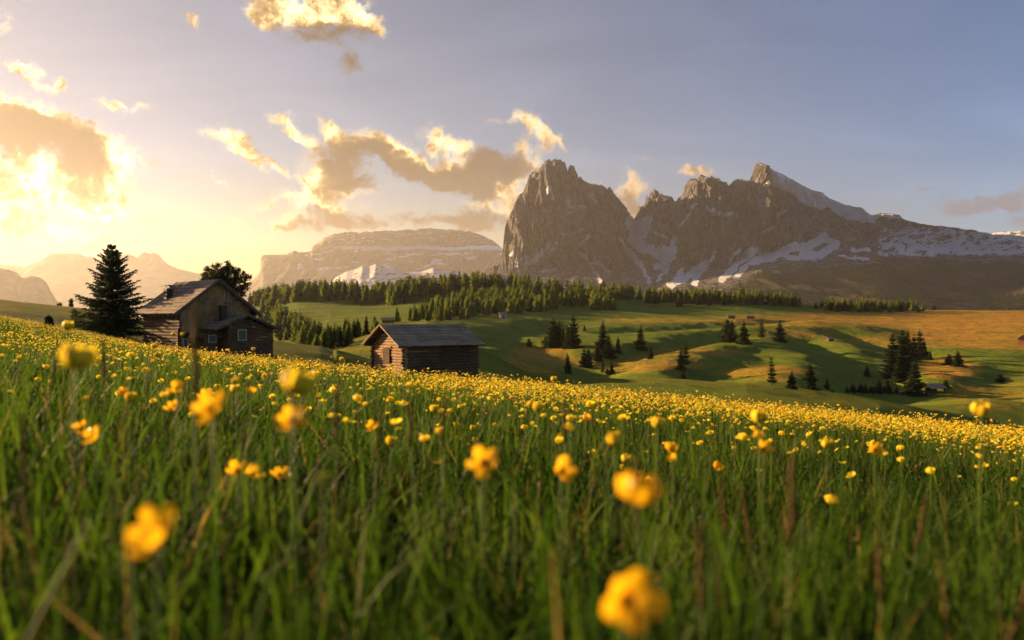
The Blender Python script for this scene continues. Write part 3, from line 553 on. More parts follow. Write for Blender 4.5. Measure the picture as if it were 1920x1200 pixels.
# lone trees and clumps of the valley: (px, base row, height px, kind, width) by clump
CL = [
 ('clump of dark spruces beyond the hay hut', [(992, 650, 15, 'bush', .8, 'small round dark bush alone on the slope left of the spruce clump'), (1023, 644, 13, 'bush', .7, 'low dark bush at the foot of the valley clump'), (1038, 651, 50, 'larch', 1.3, 'broad green larch at the left end of the valley clump'), (1049, 650, 46, 'spruce', 1.0, 'dark spruce right beside the broad green larch of the valley clump'),
    (1056, 649, 34, 'spruce', 1.0, 'shortest spruce in the middle of the valley clump'), (1065, 653, 44, 'spruce', .9, 'dark spruce just left of the tall pillar shaped one in the valley clump'), (1075, 653, 60, 'column', 1.2, 'tallest narrow pillar shaped spruce at the right end of the valley clump')]),
 ('spruces down the brown gully', [(1065, 700, 37, 'column', 1.0, 'narrow dark spruce alone on the brown slope above the meadow'), (1095, 689, 36, 'spruce', 1.1, 'left one of two touching spruces on the gully edge'), (1103, 688, 34, 'column', 1.3, 'right one of two touching spruces on the gully edge'),
    (1121, 677, 36, 'spruce', 1.1, 'small spruce at the lower left of the gully clump'), (1129, 662, 58, 'spruce', .95, 'tallest spruce of the clump standing above the brown gully'), (1141, 671, 42, 'spruce', 1.3, 'wide dark spruce at the centre of the gully clump'), (1159, 661, 30, 'spruce', .9, 'rightmost small spruce of the gully clump'),
    (1130, 700, 26, 'thin', .8, 'thin half bare larch leaning beside the little spruce on the brown slope'), (1147, 701, 22, 'spruce', 1.2, 'little dark spruce standing low on the brown slope'), (1139, 701, 9, 'bush', 1.0, 'tiny bush between the thin larch and the little spruce'), (1200, 655, 42, 'spruce', 1.15, 'lone dark spruce right of the gully clump'),
    (1220, 673, 26, 'spruce', .9, 'small grey green spruce below and right of the lone dark one')]),
 ('trees at the shadowed hollow', [(1276, 693, 40, 'spruce', .9, 'dark spruce at the shadowed hollow in the middle of the valley'), (1285, 690, 50, 'thin', 1.0, 'tall pale larch standing behind the dark spruce at the hollow'), (1281, 709, 17, 'spruce', 1.1, 'little dark spruce below the pair at the hollow')]),
 ('spruces on the middle hill', [(1363, 641, 41, 'larch', 1.1, 'greener tree at the left of the trio on the middle hill'), (1371, 642, 40, 'column', 1.5, 'dark tree leaning against the greener one on the middle hill'), (1394, 645, 42, 'spruce', 1.2, 'single pointed dark spruce next to the pair on the middle hill'),
    (1428, 636, 36, 'thin', 1.1, 'pale airy larch between two dark spruces on the middle hill'), (1461, 641, 38, 'spruce', 1.25, 'broad dark spruce right of the pale larch on the middle hill')]),
 ('trees behind the green brow', [(1447, 724, 52, 'thin', .9, 'tall thin bare larch behind the green brow'), (1484, 729, 33, 'spruce', 1.2, 'smaller dark spruce right of the thin bare larch'), (1520, 731, 49, 'spruce', 1.1, 'tallest dark spruce behind the green brow'), (1550, 729, 20, 'spruce', 1.1, 'low spruce right of the tallest one behind the brow'), (1560, 736, 6, 'bush', 1.0, 'tiny dark bush on the brow right of the low spruce')]),
 ('trees round the roofed barn', [(1625, 706, 22, 'spruce', 1.1, 'small pointed spruce left of the tall tree group by the barn'), (1674, 709, 80, 'column', 1.1, 'tall dark pillar spruce at the left of the big tree group'), (1690, 706, 84, 'larch', .8, 'tallest lighter larch in the middle of the big tree group'), (1687, 716, 62, 'column', 1.1, 'dark spruce in front of the lighter larch in the big tree group'),
    (1703, 676, 54, 'spruce', .8, 'dark spruce right behind the lighter larch on the knoll'), (1712, 675, 46, 'column', 1.1, 'middle spruce of the row on top of the knoll'), (1725, 674, 54, 'spruce', .95, 'tallest pointed spruce at the right of the knoll row'), (1733, 674, 34, 'spruce', 1.0, 'shorter spruce touching the knoll row on its right'), (1744, 675, 17, 'spruce', 1.1, 'last and smallest spruce right of the knoll row'),
    (1713, 741, 66, 'spruce', 1.15, 'big dark spruce standing directly left of the roofed barn'), (1773, 729, 15, 'bush', 1.0, 'dark bush right of the roofed barn'), (1779, 685, 20, 'bush', .9, 'small shrub left of the dark spruce near the right edge'), (1797, 687, 28, 'spruce', 1.6, 'squat dark spruce near the right edge beyond the barn'), (1875, 717, 15, 'bush', 1.1, 'round dark bush on the right hand slope')]),
 ('low trees in a row left of the barn', [(1588, 736, 12, 'spruce', 1.2, 'first and smallest tree at the left of the low row by the barn'), (1599, 737, 20, 'column', 1.6, 'second tree from the left in the low row by the barn'), (1613, 737, 19, 'column', 1.9, 'third tree from the left in the low row by the barn'), (1622, 737, 18, 'column', 1.6, 'fourth tree from the left in the low row by the barn'), (1633, 737, 11, 'bush', 1.0, 'low bush filling the gap in the row by the barn'),
    (1648, 738, 27, 'column', 1.7, 'left one of the two tallest trees in the low row by the barn'), (1664, 738, 27, 'column', 1.6, 'right one of the two tallest trees in the low row by the barn'), (1680, 738, 15, 'spruce', 1.3, 'last little tree at the right of the low row by the barn')]),
 ('small trees on the upper pasture', [(1214, 569, 20, 'spruce', 1.2, 'first small tree left on the upper pasture below the larch wood'), (1229, 570, 22, 'larch', 1.1, 'green tree just right of the first one on the upper pasture'), (1274, 575, 21, 'spruce', 1.3, 'dark cone shaped tree by itself on the upper pasture'), (1308, 574, 19, 'thin', 1.3, 'airy larch right of the dark cone on the upper pasture'), (1331, 574, 15, 'thin', 1.3, 'thin little larch farthest right on the upper pasture'),
    (1358, 572, 7, 'bush', 1.2, 'dark dot of a bush on the far pasture under the wood'), (1368, 570, 8, 'bush', 1.0, 'second dark dot of a bush on the far pasture under the wood'), (1530, 579, 13, 'spruce', 1.3, 'dark little spruce at the left of the far hedge on the plateau'), (1751, 581, 8, 'bush', 1.0, 'tiny dark bush on the skyline of the orange plateau'), (1096, 620, 9, 'bush', .7, 'small dark bush on the pasture right of the valley clump')]),
 ('trees between the two log huts', [(651, 632, 30, 'spruce', 1.2, 'lone grey green spruce in the haze between the two huts'), (671, 629, 13, 'spruce', 1.4, 'small spruce right of the lone one between the two huts')]),
]
for grp, items in CL:
    for px, row, hp, key, wd, lab in items:
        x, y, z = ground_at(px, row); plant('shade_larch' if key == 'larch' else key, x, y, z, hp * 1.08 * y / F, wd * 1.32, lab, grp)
# woods: trees scattered over areas of the far slopes
def in_poly(px, py, poly):
    c = False; j = len(poly) - 1
    for i in range(len(poly)):
        if (poly[i][1] > py) != (poly[j][1] > py) and px < (poly[j][0] - poly[i][0]) * (py - poly[i][1]) / (poly[j][1] - poly[i][1]) + poly[i][0]: c = not c
        j = i
    return c
WOODS = [
 ('left', 'dark conifer in the wood on the hazy ridge right of the log cabin', 'trees of the left ridge wood', [(474, 580), (476, 560), (520, 553), (600, 546), (690, 552), (690, 571), (640, 563), (560, 567), (500, 574)], 240, 33, .5),
 ('back', 'dark conifer in the far ridge wood behind the open green strip', 'trees of the middle ridge wood', [(690, 570), (690, 554), (760, 542), (900, 532), (1000, 536), (1010, 546), (930, 547), (860, 552), (800, 560), (740, 572)], 300, 32, .65),
 ('front', 'light green larch in the sunlit wood in the middle of the photo', 'trees of the sunlit larch wood', [(748, 604), (790, 590), (830, 574), (880, 563), (930, 557), (1000, 545), (1130, 551), (1200, 560), (1195, 566), (1165, 564), (1160, 582), (1112, 582), (1090, 572), (1010, 584), (940, 590), (880, 592), (860, 600)], 430, 30, .9),
 ('right', 'green conifer in the thin wood along the plateau below the mountains', 'trees of the plateau wood', [(1205, 566), (1205, 559), (1300, 561), (1400, 563), (1497, 569), (1495, 575), (1400, 571), (1300, 569)], 260, 25, .75),
 ('hedge', 'green tree in the short wood at the edge of the orange plateau', 'trees of the plateau edge wood', [(1545, 583), (1560, 576), (1600, 577), (1700, 580), (1724, 583), (1690, 585), (1600, 584)], 110, 22, .65),
 ('low', 'shadowed conifer in the hazy wood down the slope behind the log cabin', 'trees of the shadowed lower wood', [(488, 612), (495, 590), (530, 600), (570, 622), (640, 634), (690, 642), (640, 648), (560, 640), (510, 630)], 120, 40, .35)]
forest = []
for key, lab, grp, poly, n, hp, pl in WOODS:
    xs = [p[0] for p in poly]; ys = [p[1] for p in poly]; k = 0
    while k < n:
        px, row = rt.uniform(min(xs), max(xs)), rt.uniform(min(ys), max(ys))
        if not in_poly(px, row, poly): continue
        k += 1; x, y, z = ground_at(px, row, 150)
        y2 = y + rt.uniform(-12, 12); x2 = x + rt.uniform(-6, 6)
        h = hp * (rt.uniform(.5, 1.1) ** .8) * (y if key not in ('left', 'back') else 1080) / F
        kd = 'larch' if rt.random() < pl else 'spruce'
        forest.append((h / y2, key, kd, x2, y2, float(H(x2, y2)), h, lab, grp))
# the nearest, largest showing trees are things of their own, the rest one far wood
cnt = sum(1 for g, it in CL for q in it if q[3] != 'bush'); quota = {'left': 36, 'back': 40, 'front': 88, 'right': 26, 'hedge': 14, 'low': 26}
rest = []
for key in quota:
    L = sorted([f for f in forest if f[1] == key], key=lambda f: f[4] - 60 * f[0] * 1500 / 30)
    for i, f in enumerate(L):
        if i < quota[key]: plant(f[2], f[3], f[4], f[5], f[6], rt.uniform(1.05, 1.5), f[7], f[8])
        else: rest.append(f)
LOW = {'larch': [], 'spruce': []}
for i in range(5):
    LOW['larch'].append(np.array(conifer_tris(np.random.RandomState(300 + i), 1, R=.26, whorls=13, per=9, seg=2, droop=.15, shape=.6, low=.03, fl=2.6), np.float32))
    LOW['spruce'].append(np.array(conifer_tris(np.random.RandomState(320 + i), 1, R=.24, whorls=13, per=9, seg=2, droop=.35, shape=.85, low=.02, fl=2.6), np.float32))
def mass(name, items, mat, label=None):
    out = []
    for kd, x, y, z, h, w in items:
        v = rt.choice(LOW[kd]); a = rt.uniform(0, 6.28); c, s = math.cos(a), math.sin(a)
        q = np.empty_like(v); q[:, 0] = (v[:, 0] * c - v[:, 1] * s) * h * w + x; q[:, 1] = (v[:, 0] * s + v[:, 1] * c) * h * w + y; q[:, 2] = v[:, 2] * h + z - .02 * h; out.append(q)
    if not out: return
    v = np.concatenate(out); o = link(name, mesh_np(name, v, np.arange(len(v)).reshape(-1, 3), mat)); tag(o, label, 'woodland', kind='stuff')
mass('ridge_woodland', [('larch', f[3], f[4], f[5], f[6], rt.uniform(.9, 1.3)) for f in rest if f[2] == 'larch'], M['larch'], 'mass of light larches farther back in the ridge woods')
mass('dark_woodland', [('spruce', f[3], f[4], f[5], f[6], rt.uniform(.9, 1.3)) for f in rest if f[2] == 'spruce'], M['spruce'], 'mass of dark spruces farther back in the ridge woods')
# woods on the lower flank of the big mountain: planted on that surface
fm = bpy.data.objects['mountain'].data; nv = len(fm.vertices); cc = np.empty(nv * 3, np.float32); fm.vertices.foreach_get('co', cc); cc = cc.reshape(-1, 3)
ca_ = np.empty(nv * 4, np.float32); fm.attributes['mask'].data.foreach_get('color', ca_); ca_ = ca_.reshape(-1, 4)
pxv = 960 + F * cc[:, 0] / cc[:, 1]; rv = 600 - F * cc[:, 2] / cc[:, 1]
dens = fbm(cc[:, 0] / 260, cc[:, 2] / 90, 101, 4)
okv = np.where((ca_[:, 1] > .6) & (pxv > 1330) & (pxv < 1990) & (rv < 592) & (rv > 470) & (dens > -.02) & (cc[:, 1] < 5900))[0]
rr_ = np.random.RandomState(4); okv = rr_.choice(okv, min(6500, len(okv)), replace=False)
LOW['tiny'] = [np.array(conifer_tris(np.random.RandomState(350 + i), 1, R=.24, whorls=4, per=4, seg=1, droop=.3, shape=.9, low=.0, fl=2.6), np.float32) for i in range(3)]
mass('mountain_woodland', [('tiny', cc[i, 0] + rr_.normal(0, 5), cc[i, 1], cc[i, 2], rr_.uniform(20, 38), 1.2) for i in okv], M['spruce'], 'far conifer forest on the dark lower flank of the mountain')
# ---- the two big trees by the log cabin
def big_spruce(px, row, Y, hp, R, label, seed, whorls=34, per=11, seg=9):
    x = (px - 960) / F * Y; z = float(H(x, Y)); h = (row - (row - hp)) * Y / F; rs = np.random.RandomState(seed)
    r = empty('spruce_tree', (x, Y, z)); T = []; mb = MB()
    for i in range(whorls):
        q = (i + rs.rand() * .5) / whorls; zb = h * (.05 + .95 * q); rr = R * h * ((1 - q) ** .82) * (.8 + .35 * rs.rand()) + .02 * h
        n = max(4, int(per * (1 - .5 * q)))
        a0 = rs.rand() * 6.28
        for b in range(n):
            a = a0 + 6.283 * (b + .8 * rs.rand()) / n; L = rr * (.6 + .55 * rs.rand()); ca, sa = math.cos(a), math.sin(a); dr = .42 * (1 - q) - .38 * q
            def pt(t, off=0.0, dn=0.0):
                return (ca * L * t - sa * off, sa * L * t + ca * off, zb - dr * L * t + .26 * L * t * t - dn)
            if i % 2 == 0 and q < .8: mb.tube([pt(0), pt(.5), pt(.9)], [.010 * h * (1 - q) + .008, .008, .004], 3)
            for s in range(seg):
                for rep in range(3):
                    t0 = (s + .3 + rs.rand() * .6) / seg; wd = .36 * L * (1.1 - t0) * (.4 + .8 * rs.rand()) + .03; sg = rs.choice([-1, 1]); fw = t0 + .14 + .1 * rs.rand()
                    base = pt(t0); tip = pt(fw, sg * wd, .05 * L + rs.rand() * .06 * L)
                    th = .035 + .02 * rs.rand()
                    T += [(base[0], base[1], base[2] + th), tip, (base[0], base[1], base[2] - th * 1.6)]
                    mid = tuple((base[k] + tip[k]) / 2 for k in range(3)); dd_ = rs.normal(0, .05, 3)
                    T += [mid, (tip[0] + dd_[0], tip[1] + dd_[1], tip[2] - .10 - .05 * rs.rand()), (mid[0] + ca * .12, mid[1] + sa * .12, mid[2] - .05)]
    mb.tube([(0, 0, -.3), (0, 0, h * .4), (0, 0, h * 1.0)], [.022 * h, .013 * h, .002 * h], 7)
    part('crown', flakes_to_mesh('crown', T, M['spruce']), r); part('trunk', mb.mesh('trunk', M['bark'], True), r)
    tag(r, label, 'tree'); return r
big_spruce(211, 640, 64, 168, .40, 'tall dark spruce with spreading tiers standing left of the log cabin', 11)
big_spruce(92, 615, 44, 33, .34, 'very small spruce alone in the grass at the far left', 13, 14, 8, 4)
def round_pine(px, Y, top, bot, wpx, label, seed):
    rs = np.random.RandomState(seed); x = (px - 960) / F * Y; zt = (600 - top) / F * Y; zb = float(H(x, Y)); cz = (600 - (top + bot) / 2) / F * Y - zb; Rx = wpx / 2 / F * Y; Rz = (bot - top) / 2 / F * Y
    r = empty('stone_pine', (x, Y, zb)); T = []; mb = MB(); mb.tube([(0, 0, -.3), (.1, 0, cz * .6), (0, 0, cz)], [.25, .2, .12], 8)
    for k in range(420):
        d = rs.normal(0, 1, 3); d /= np.linalg.norm(d); rad = rs.rand() ** .35 * (.86 + .22 * math.sin(3 * math.atan2(d[1], d[0]) + 4 * d[2]) * .6 + .12 * rs.rand())
        c = np.array([d[0] * Rx * rad, d[1] * Rx * rad, cz + d[2] * Rz * rad])
        if k % 9 == 0: mb.tube([(0, 0, cz * .7), tuple(c * [.5, .5, .9]), tuple(c)], [.06, .04, .015], 4)
        for j in range(34):
            e = rs.normal(0, 1, 3); e[2] = abs(e[2]) * 1.1 - .25; e /= np.linalg.norm(e); s = .30 * (.6 + .6 * rs.rand()); p = c + rs.normal(0, .09, 3); w = np.cross(e, rs.normal(0, 1, 3)); w /= np.linalg.norm(w)
            T += [tuple(p - w * .045), tuple(p + w * .045), tuple(p + e * s)]
    part('crown', flakes_to_mesh('crown', T, M['pine']), r); part('trunk', mb.mesh('trunk', M['bark'], True), r); tag(r, label, 'tree')
round_pine(421, 76, 492, 575, 98, 'round bushy pine rising behind the roof of the log cabin', 17)
for px, top, w_, lab in ((112, 566, 16, 'low dark tree top beyond the brow, left of the tall spruce'), (134, 558, 18, 'taller of the two small trees on the brow left of the tall spruce')):
    Y = 110; x = (px - 960) / F * Y; zg = float(H(x, Y)); plant('bush', x, Y, zg, (600 - top) / F * Y - zg, .5 if px > 120 else .8, lab, name='small_tree', cat='tree')

# ------------------------------------------------------------------ log cabin
rh = random.Random(9)
def log_wall(mb, p0, p1, z0, z1, n, th=.16, jit=.012, over=0.0, top=None):
    """stacked logs from p0 to p1 (x,y); top(t) optional height limit along the wall"""
    d = Vector((p1[0] - p0[0], p1[1] - p0[1], 0)); L = d.length; d.normalize(); nrm = Vector((d.y, -d.x, 0)); h = (z1 - z0) / n
    for i in range(n):
        za = z0 + i * h; zb = za + h * .90; a, b = 0 - over * rh.uniform(.7, 1.1), L + over * rh.uniform(.7, 1.1)
        if top:
            ts = [t / 40 * L for t in range(41) if top(t / 40 * L) >= zb]
            if not ts: continue
            a, b = max(a, ts[0]) if ts[0] > 0 else a, min(b, ts[-1]) if ts[-1] < L else b
            if b - a < .15: continue
        o = rh.uniform(-jit, jit); q = th / 2; P = lambda s, off, z: Vector((p0[0], p0[1], 0)) + d * s + nrm * (off + o) + Vector((0, 0, z))
        # rounded log: hexagonal section
        sec = [(-q, za + .5 * (zb - za)), (-q * .55, za), (q * .55, za), (q, za + .5 * (zb - za)), (q * .55, zb), (-q * .55, zb)]
        bi = len(mb.v)
        for s in (a, b):
            for off, z in sec: mb.v.append(tuple(P(s, off, z)))
        for k in range(6): mb.f.append((bi + k, bi + (k + 1) % 6, bi + 6 + (k + 1) % 6, bi + 6 + k))
        mb.f.append(tuple(bi + k for k in range(5, -1, -1))); mb.f.append(tuple(bi + 6 + k for k in range(6)))
def shingle_slope(mb, ridge0, ridge1, down, slope_len, rows, bw, th=.03, jit=.02, lap=1.18):
    """boards in overlapping rows down one slope; ridge0->ridge1 the ridge line, down the unit vector down the slope"""
    r0, r1 = Vector(ridge0), Vector(ridge1); e = (r1 - r0); L = e.length; e.normalize(); dn = Vector(down).normalized(); up = e.cross(dn); up = up if up.z > 0 else -up
    rl = slope_len / rows
    for k in range(rows):
        s = -.03
        while s < L:
            w = bw * rh.uniform(.6, 1.4); s2 = min(s + w, L + .03); t0 = k * rl - .01; t1 = (k + lap) * rl if k < rows - 1 else (k + 1) * rl; t1 += rh.uniform(-jit, jit)
            lift0 = .02 + rh.uniform(0, .006); lift1 = .02 + th * 1.15 + rh.uniform(0, .012)
            a = r0 + e * (s + .004) + dn * t0; b = r0 + e * (s2 - .004) + dn * t0; c = r0 + e * (s2 - .004) + dn * t1; d_ = r0 + e * (s + .004) + dn * t1
            mb.hexa([a + up * (lift0 - th), b + up * (lift0 - th), c + up * (lift1 - th), d_ + up * (lift1 - th), a + up * lift0, b + up * lift0, c + up * lift1, d_ + up * lift1]); s = s2
def gable_roof(parent, name, x0, xr, x1, zl, zr_, zri, y0, y1, rows, bw, mat, th=.10):
    """ridge along y at x=xr; eaves at x0 (height zl) and x1 (height zr_)"""
    dk = MB()
    for xe, ze in ((x0, zl), (x1, zr_)):
        n = Vector((ze - zri, 0, -(xe - xr))); n = n if n.z > 0 else -n; n.normalize(); o = n * (-th)
        a, b, c, d = Vector((xr, y0, zri)), Vector((xe, y0, ze)), Vector((xe, y1, ze)), Vector((xr, y1, zri))
        dk.hexa([a + o, b + o, c + o, d + o, a, b, c, d] if xe > xr else [b + o, a + o, d + o, c + o, b, a, d, c])
    R = dk.build(name, M['beam'], parent)
    sh = MB()
    for xe, ze in ((x0, zl), (x1, zr_)):
        dn = Vector((xe - xr, 0, ze - zri)); shingle_slope(sh, (xr, y0 - .04, zri), (xr, y1 + .04, zri), dn, dn.length + .08, rows, bw)
    sh.build('shingles', mat, R)
    return R
A = D(48); hx, hy = -21.3, 58.0; hz0 = -2.6
cab = empty('log_cabin', (hx, hy, hz0), A)
tag(cab, 'old dark log cabin with shingled gable roof, board gable and lower front annex', 'cabin')
RZ, EZ, HS, LN = 5.55, 3.08, 3.25, 6.6; sl_ = (RZ - EZ) / HS
roofz = lambda x: RZ - sl_ * abs(x)
wl = MB(); wx = 2.75; wy0, wy1 = .5, 6.1
log_wall(wl, (-wx, wy0), (-wx, wy1), -1, roofz(wx) - .2, 19, .2, over=.16); log_wall(wl, (wx, wy1), (wx, wy0), -1, roofz(wx) - .2, 19, .2, over=.16)
log_wall(wl, (-wx, wy0 + .02), (wx, wy0 + .02), -.95, 2.05, 13, .2, over=.16); log_wall(wl, (wx, wy1), (-wx, wy1), -.95, RZ - .3, 27, .2, over=.0, top=lambda t: roofz(t - wx) - .12)
wl.build('log_wall', M['log'], cab)
gb = MB(); x = -wx + .02
while x < wx - .02:
    w = rh.uniform(.13, .24); x2 = min(x + w, wx - .01); zt0, zt1 = roofz(x) - .13, roofz(x2) - .13; yo = wy0 - .13 + rh.uniform(-.02, .012); zb = 1.75 + rh.uniform(-.08, .04) + (-.35 if -2.2 < x < -1.2 else 0)
    gb.hexa([(x, yo, zb), (x2 - .02, yo, zb), (x2 - .02, yo + .03, zb), (x, yo + .03, zb), (x, yo, zt0), (x2 - .02, yo, zt1), (x2 - .02, yo + .03, zt1), (x, yo + .03, zt0)]); x = x2
gb.box(-wx + .05, wx - .05, wy0 - .06, wy0 - .03, 2.0, 3.3)
gb.build('gable_boards', M['board'], cab)
rf = gable_roof(cab, 'roof', -HS, 0, HS, EZ, EZ, RZ, 0, LN, 9, .26, M['shingle'])
fb = MB()
for s in (-1, 1): fb.bar((0, -.03, RZ - .06), (s * (HS + .04), -.03, EZ - .09), .05, .24); fb.bar((0, LN + .03, RZ - .06), (s * (HS + .04), LN + .03, EZ - .09), .05, .2)
fb.build('barge_boards', M['beam'], cab)
pl = MB()
for s, z in ((-2.95, 3.0), (-1.5, 4.15), (0, 5.25), (1.5, 4.15), (2.95, 3.0)):
    q_ = MB(); q_.box(s - .07, s + .07, .02, .55, z - .14, z + .02); q_.build('purlin', M['beam'], cab)
for k in range(8): pl.bar((wx + .05, .6 + k * .72, roofz(wx) - .22), (HS - .03, .6 + k * .72, EZ - .17), .09, .10); pl.bar((-wx - .05, .6 + k * .72, roofz(wx) - .22), (-HS + .03, .6 + k * .72, EZ - .17), .09, .10)
pl.build('rafters', M['beam'], cab)
def chimney(x, y, z0, z1, w, parent, mat):
    m_ = MB(); m_.box(x - w / 2, x + w / 2, y - w / 2, y + w / 2, z0, z1); m_.box(x - w / 2 - .03, x + w / 2 + .03, y - w / 2 - .03, y + w / 2 + .03, z1 - .08, z1 - .002)
    o = m_.build('chimney', mat, parent); cp = MB()
    for s in (-1, 1):
        for t in (-1, 1): cp.box(x + s * w * .4 - .012, x + s * w * .4 + .012, y + t * w * .4 - .012, y + t * w * .4 + .012, z1 - .01, z1 + .17)
        cp.hexa([(x, y - w * .8, z1 + .25), (x + s * w * .95, y - w * .8, z1 + .12), (x + s * w * .95, y + w * .8, z1 + .12), (x, y + w * .8, z1 + .25), (x, y - w * .8, z1 + .28), (x + s * w * .95, y - w * .8, z1 + .15), (x + s * w * .95, y + w * .8, z1 + .15), (x, y + w * .8, z1 + .28)])
    cp.build('chimney_cap', M['metal'], o)
chimney(-1.75, 4.36, 3.9, 4.95, .48, cab, M['dark'])
# annex
ac, ah, AZ, AE, ay0 = 1.0, 2.5, 2.98, 1.98, -2.25; asl = (AZ - AE) / ah; az = lambda x: AZ - asl * abs(x - ac)
aw = MB(); ax0, ax1 = -1.1, 3.1
log_wall(aw, (ax0 + .9, ay0 + .42), (ax1, ay0 + .42), -1, AZ - .15, 21, .18, over=.15, top=lambda t: az(t + ax0 + .9) - .12)
log_wall(aw, (ax1, .38), (ax1, ay0 + .42), -1, az(ax1) - .15, 14, .18, over=.14); log_wall(aw, (ax0 + .9, ay0 + .42), (ax0 + .9, .38), -1, az(ax0 + .9) - .15, 16, .18, over=.1)
log_wall(aw, (ax0 - .5, ay0 + 1.3), (ax0 + .9, ay0 + 1.3), -1, 1.7, 12, .16, over=.1)
aw.build('annex_wall', M['log_grey'], cab)
ar = gable_roof(cab, 'annex_roof', ac - ah, ac, ac + ah, AE, AE, AZ, ay0, .36, 5, .26, M['shingle'], .08)
ab = MB()
for s in (-1, 1): ab.bar((ac, ay0 - .03, AZ - .04), (ac + s * (ah + .03), ay0 - .03, AE - .06), .05, .2)
ab.build('annex_barge_boards', M['beam'], cab)
chimney(0, -.5, 2.4, 3.66, .42, cab, M['dark'])
def window(x0, x1, z0, z1, y, parent, fr=.07):
    w_ = MB(); w_.box(x0 - fr, x1 + fr, y - .05, y + .02, z1, z1 + fr); w_.box(x0 - fr, x1 + fr, y - .05, y + .02, z0 - fr, z0); w_.box(x0 - fr, x0, y - .05, y + .02, z0, z1); w_.box(x1, x1 + fr, y - .05, y + .02, z0, z1)
    o = w_.build('window', M['frame'], parent); p = MB(); p.box(x0, x1, y - .02, y, z0, z1); p.build('pane', M['pane'], o)
window(.42, .98, 1.18, 1.86, ay0 + .42 - .11, cab); window(-1.35, -.85, 1.05, 1.5, ay0 + 1.3 - .10, cab, .05); window(-2.5, -2.2, .6, 1.25, wy0 - .12, cab, .04)
dr = MB()
for k in range(5): dr.box(-.75 + k * .15, -.61 + k * .15, ay0 + 1.3 - .12, ay0 + 1.3 - .09, -.6, 1.35)
dr.build('door', M['log'], cab)
sh_ = MB()
for k in range(4): sh_.box(1.12 + k * .12, 1.23 + k * .12, ay0 + .42 - .14, ay0 + .42 - .105, 1.12, 1.92)
sh_.build('shutter', wood('red_shutter', (.10, .035, .02), (.2, .08, .045), (6, 6, 1)), cab)
# ------------------------------------------------------------------ hay hut
B = D(34); hut = empty('hay_hut', (-6.39, 45.0, -3.3), B)
tag(hut, 'small weathered log hay hut with grey board roof and sunlit orange gable end', 'hut')
RX0, RX1, RY1, RZ2, EZ2 = 0.0, 5.65, 5.0, 3.02, 1.82; ry = 2.5; s2 = (RZ2 - EZ2) / ry; hz_ = lambda y: RZ2 - s2 * abs(y - ry)
X0, X1, Y0, Y1 = .55, 5.3, .42, 4.58
w2_ = MB(); log_wall(w2_, (X0, Y0), (X1, Y0), -.9, hz_(Y0) - .16, 15, .2, .02, over=.22); log_wall(w2_, (X1, Y1), (X0, Y1), -.9, hz_(Y0) - .16, 15, .2, .02, over=.22); log_wall(w2_, (X1, Y0), (X1, Y1), -.86, RZ2 - .2, 21, .2, .02, over=.0, top=lambda t: hz_(t + Y0) - .13)
w2_.build('log_wall', M['log_grey'], hut)
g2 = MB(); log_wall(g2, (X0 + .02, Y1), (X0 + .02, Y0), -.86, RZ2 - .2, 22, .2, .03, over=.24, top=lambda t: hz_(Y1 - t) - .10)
g2.build('gable_wall', wood('sunlit_gable_logs', (.20, .11, .055), (.50, .31, .17), (.8, .8, 7)), hut)  # lighter and more orange than the other walls: sunlight put into the log colour
# roof: ridge along x
dk = MB()
for ye in (0, RY1):
    a, b, c, d = Vector((RX0, ry, RZ2)), Vector((RX0, ye, EZ2)), Vector((RX1, ye, EZ2)), Vector((RX1, ry, RZ2)); n = Vector((0, (EZ2 - RZ2), -(ye - ry))); n = n if n.z > 0 else -n; n.normalize(); o = n * -.07
    dk.hexa([b + o, c + o, d + o, a + o, b, c, d, a] if ye < ry else [a + o, d + o, c + o, b + o, a, d, c, b])
R2 = dk.build('roof', M['beam'], hut); sh = MB()
for ye in (0, RY1):
    dn = Vector((0, ye - ry, EZ2 - RZ2)); Ls = dn.length + .1
    shingle_slope(sh, (RX0 - .05, ry, RZ2), (RX1 + .05, ry, RZ2), dn, Ls * .70, 5, .13, .03, .05, 1.25)
    u = dn.normalized(); q = Vector((0, ry, RZ2 + .0)) + u * (Ls * .66); shingle_slope(sh, (RX0 - .05, q.y, q.z), (RX1 + .05, q.y, q.z), dn, Ls * .34, 1, .16, .035, .05)
sh.build('shingles', M['shingle_grey'], R2)
b2 = MB()
for s in (0, RY1): b2.bar((RX0 - .03, ry, RZ2 + .0), (RX0 - .03, s, EZ2 - .02), .05, .09)
b2.build('barge_boards', M['board'], hut)
for y_, z_ in ((.12, EZ2 + .0), (1.25, hz_(1.25) - .06), (ry, RZ2 - .10), (3.75, hz_(3.75) - .06), (RY1 - .12, EZ2 + .0)):
    p2 = MB(); p2.tube([(RX0 + .03, y_, z_ - .05), (X0 + .2, y_, z_ - .05)], [.075, .085], 8); p2.build('purlin', M['log_grey'], hut)
hd = MB()
for k in range(7): hd.box(X0 - .15, X0 - .12, 2.12 + k * .13, 2.24 + k * .13, .75, 1.62)
hd.bar((X0 - .17, 2.05, 1.42), (X0 - .17, 3.1, 1.42), .03, .07); hd.build('hatch', M['log'], hut)
dd2 = MB(); dd2.box(X0 - .15, X0 - .11, 1.95, 3.15, .58, .68); dd2.box(X0 - .15, X0 - .11, 1.95, 3.15, 1.66, 1.76); dd2.build('hatch_frame', M['board'], hut)
dr2 = MB()
for k in range(7): dr2.box(X0 - .15, X0 - .12, 2.1 + k * .14, 2.23 + k * .14, -.6, .5)
dr2.build('door', M['board'], hut)
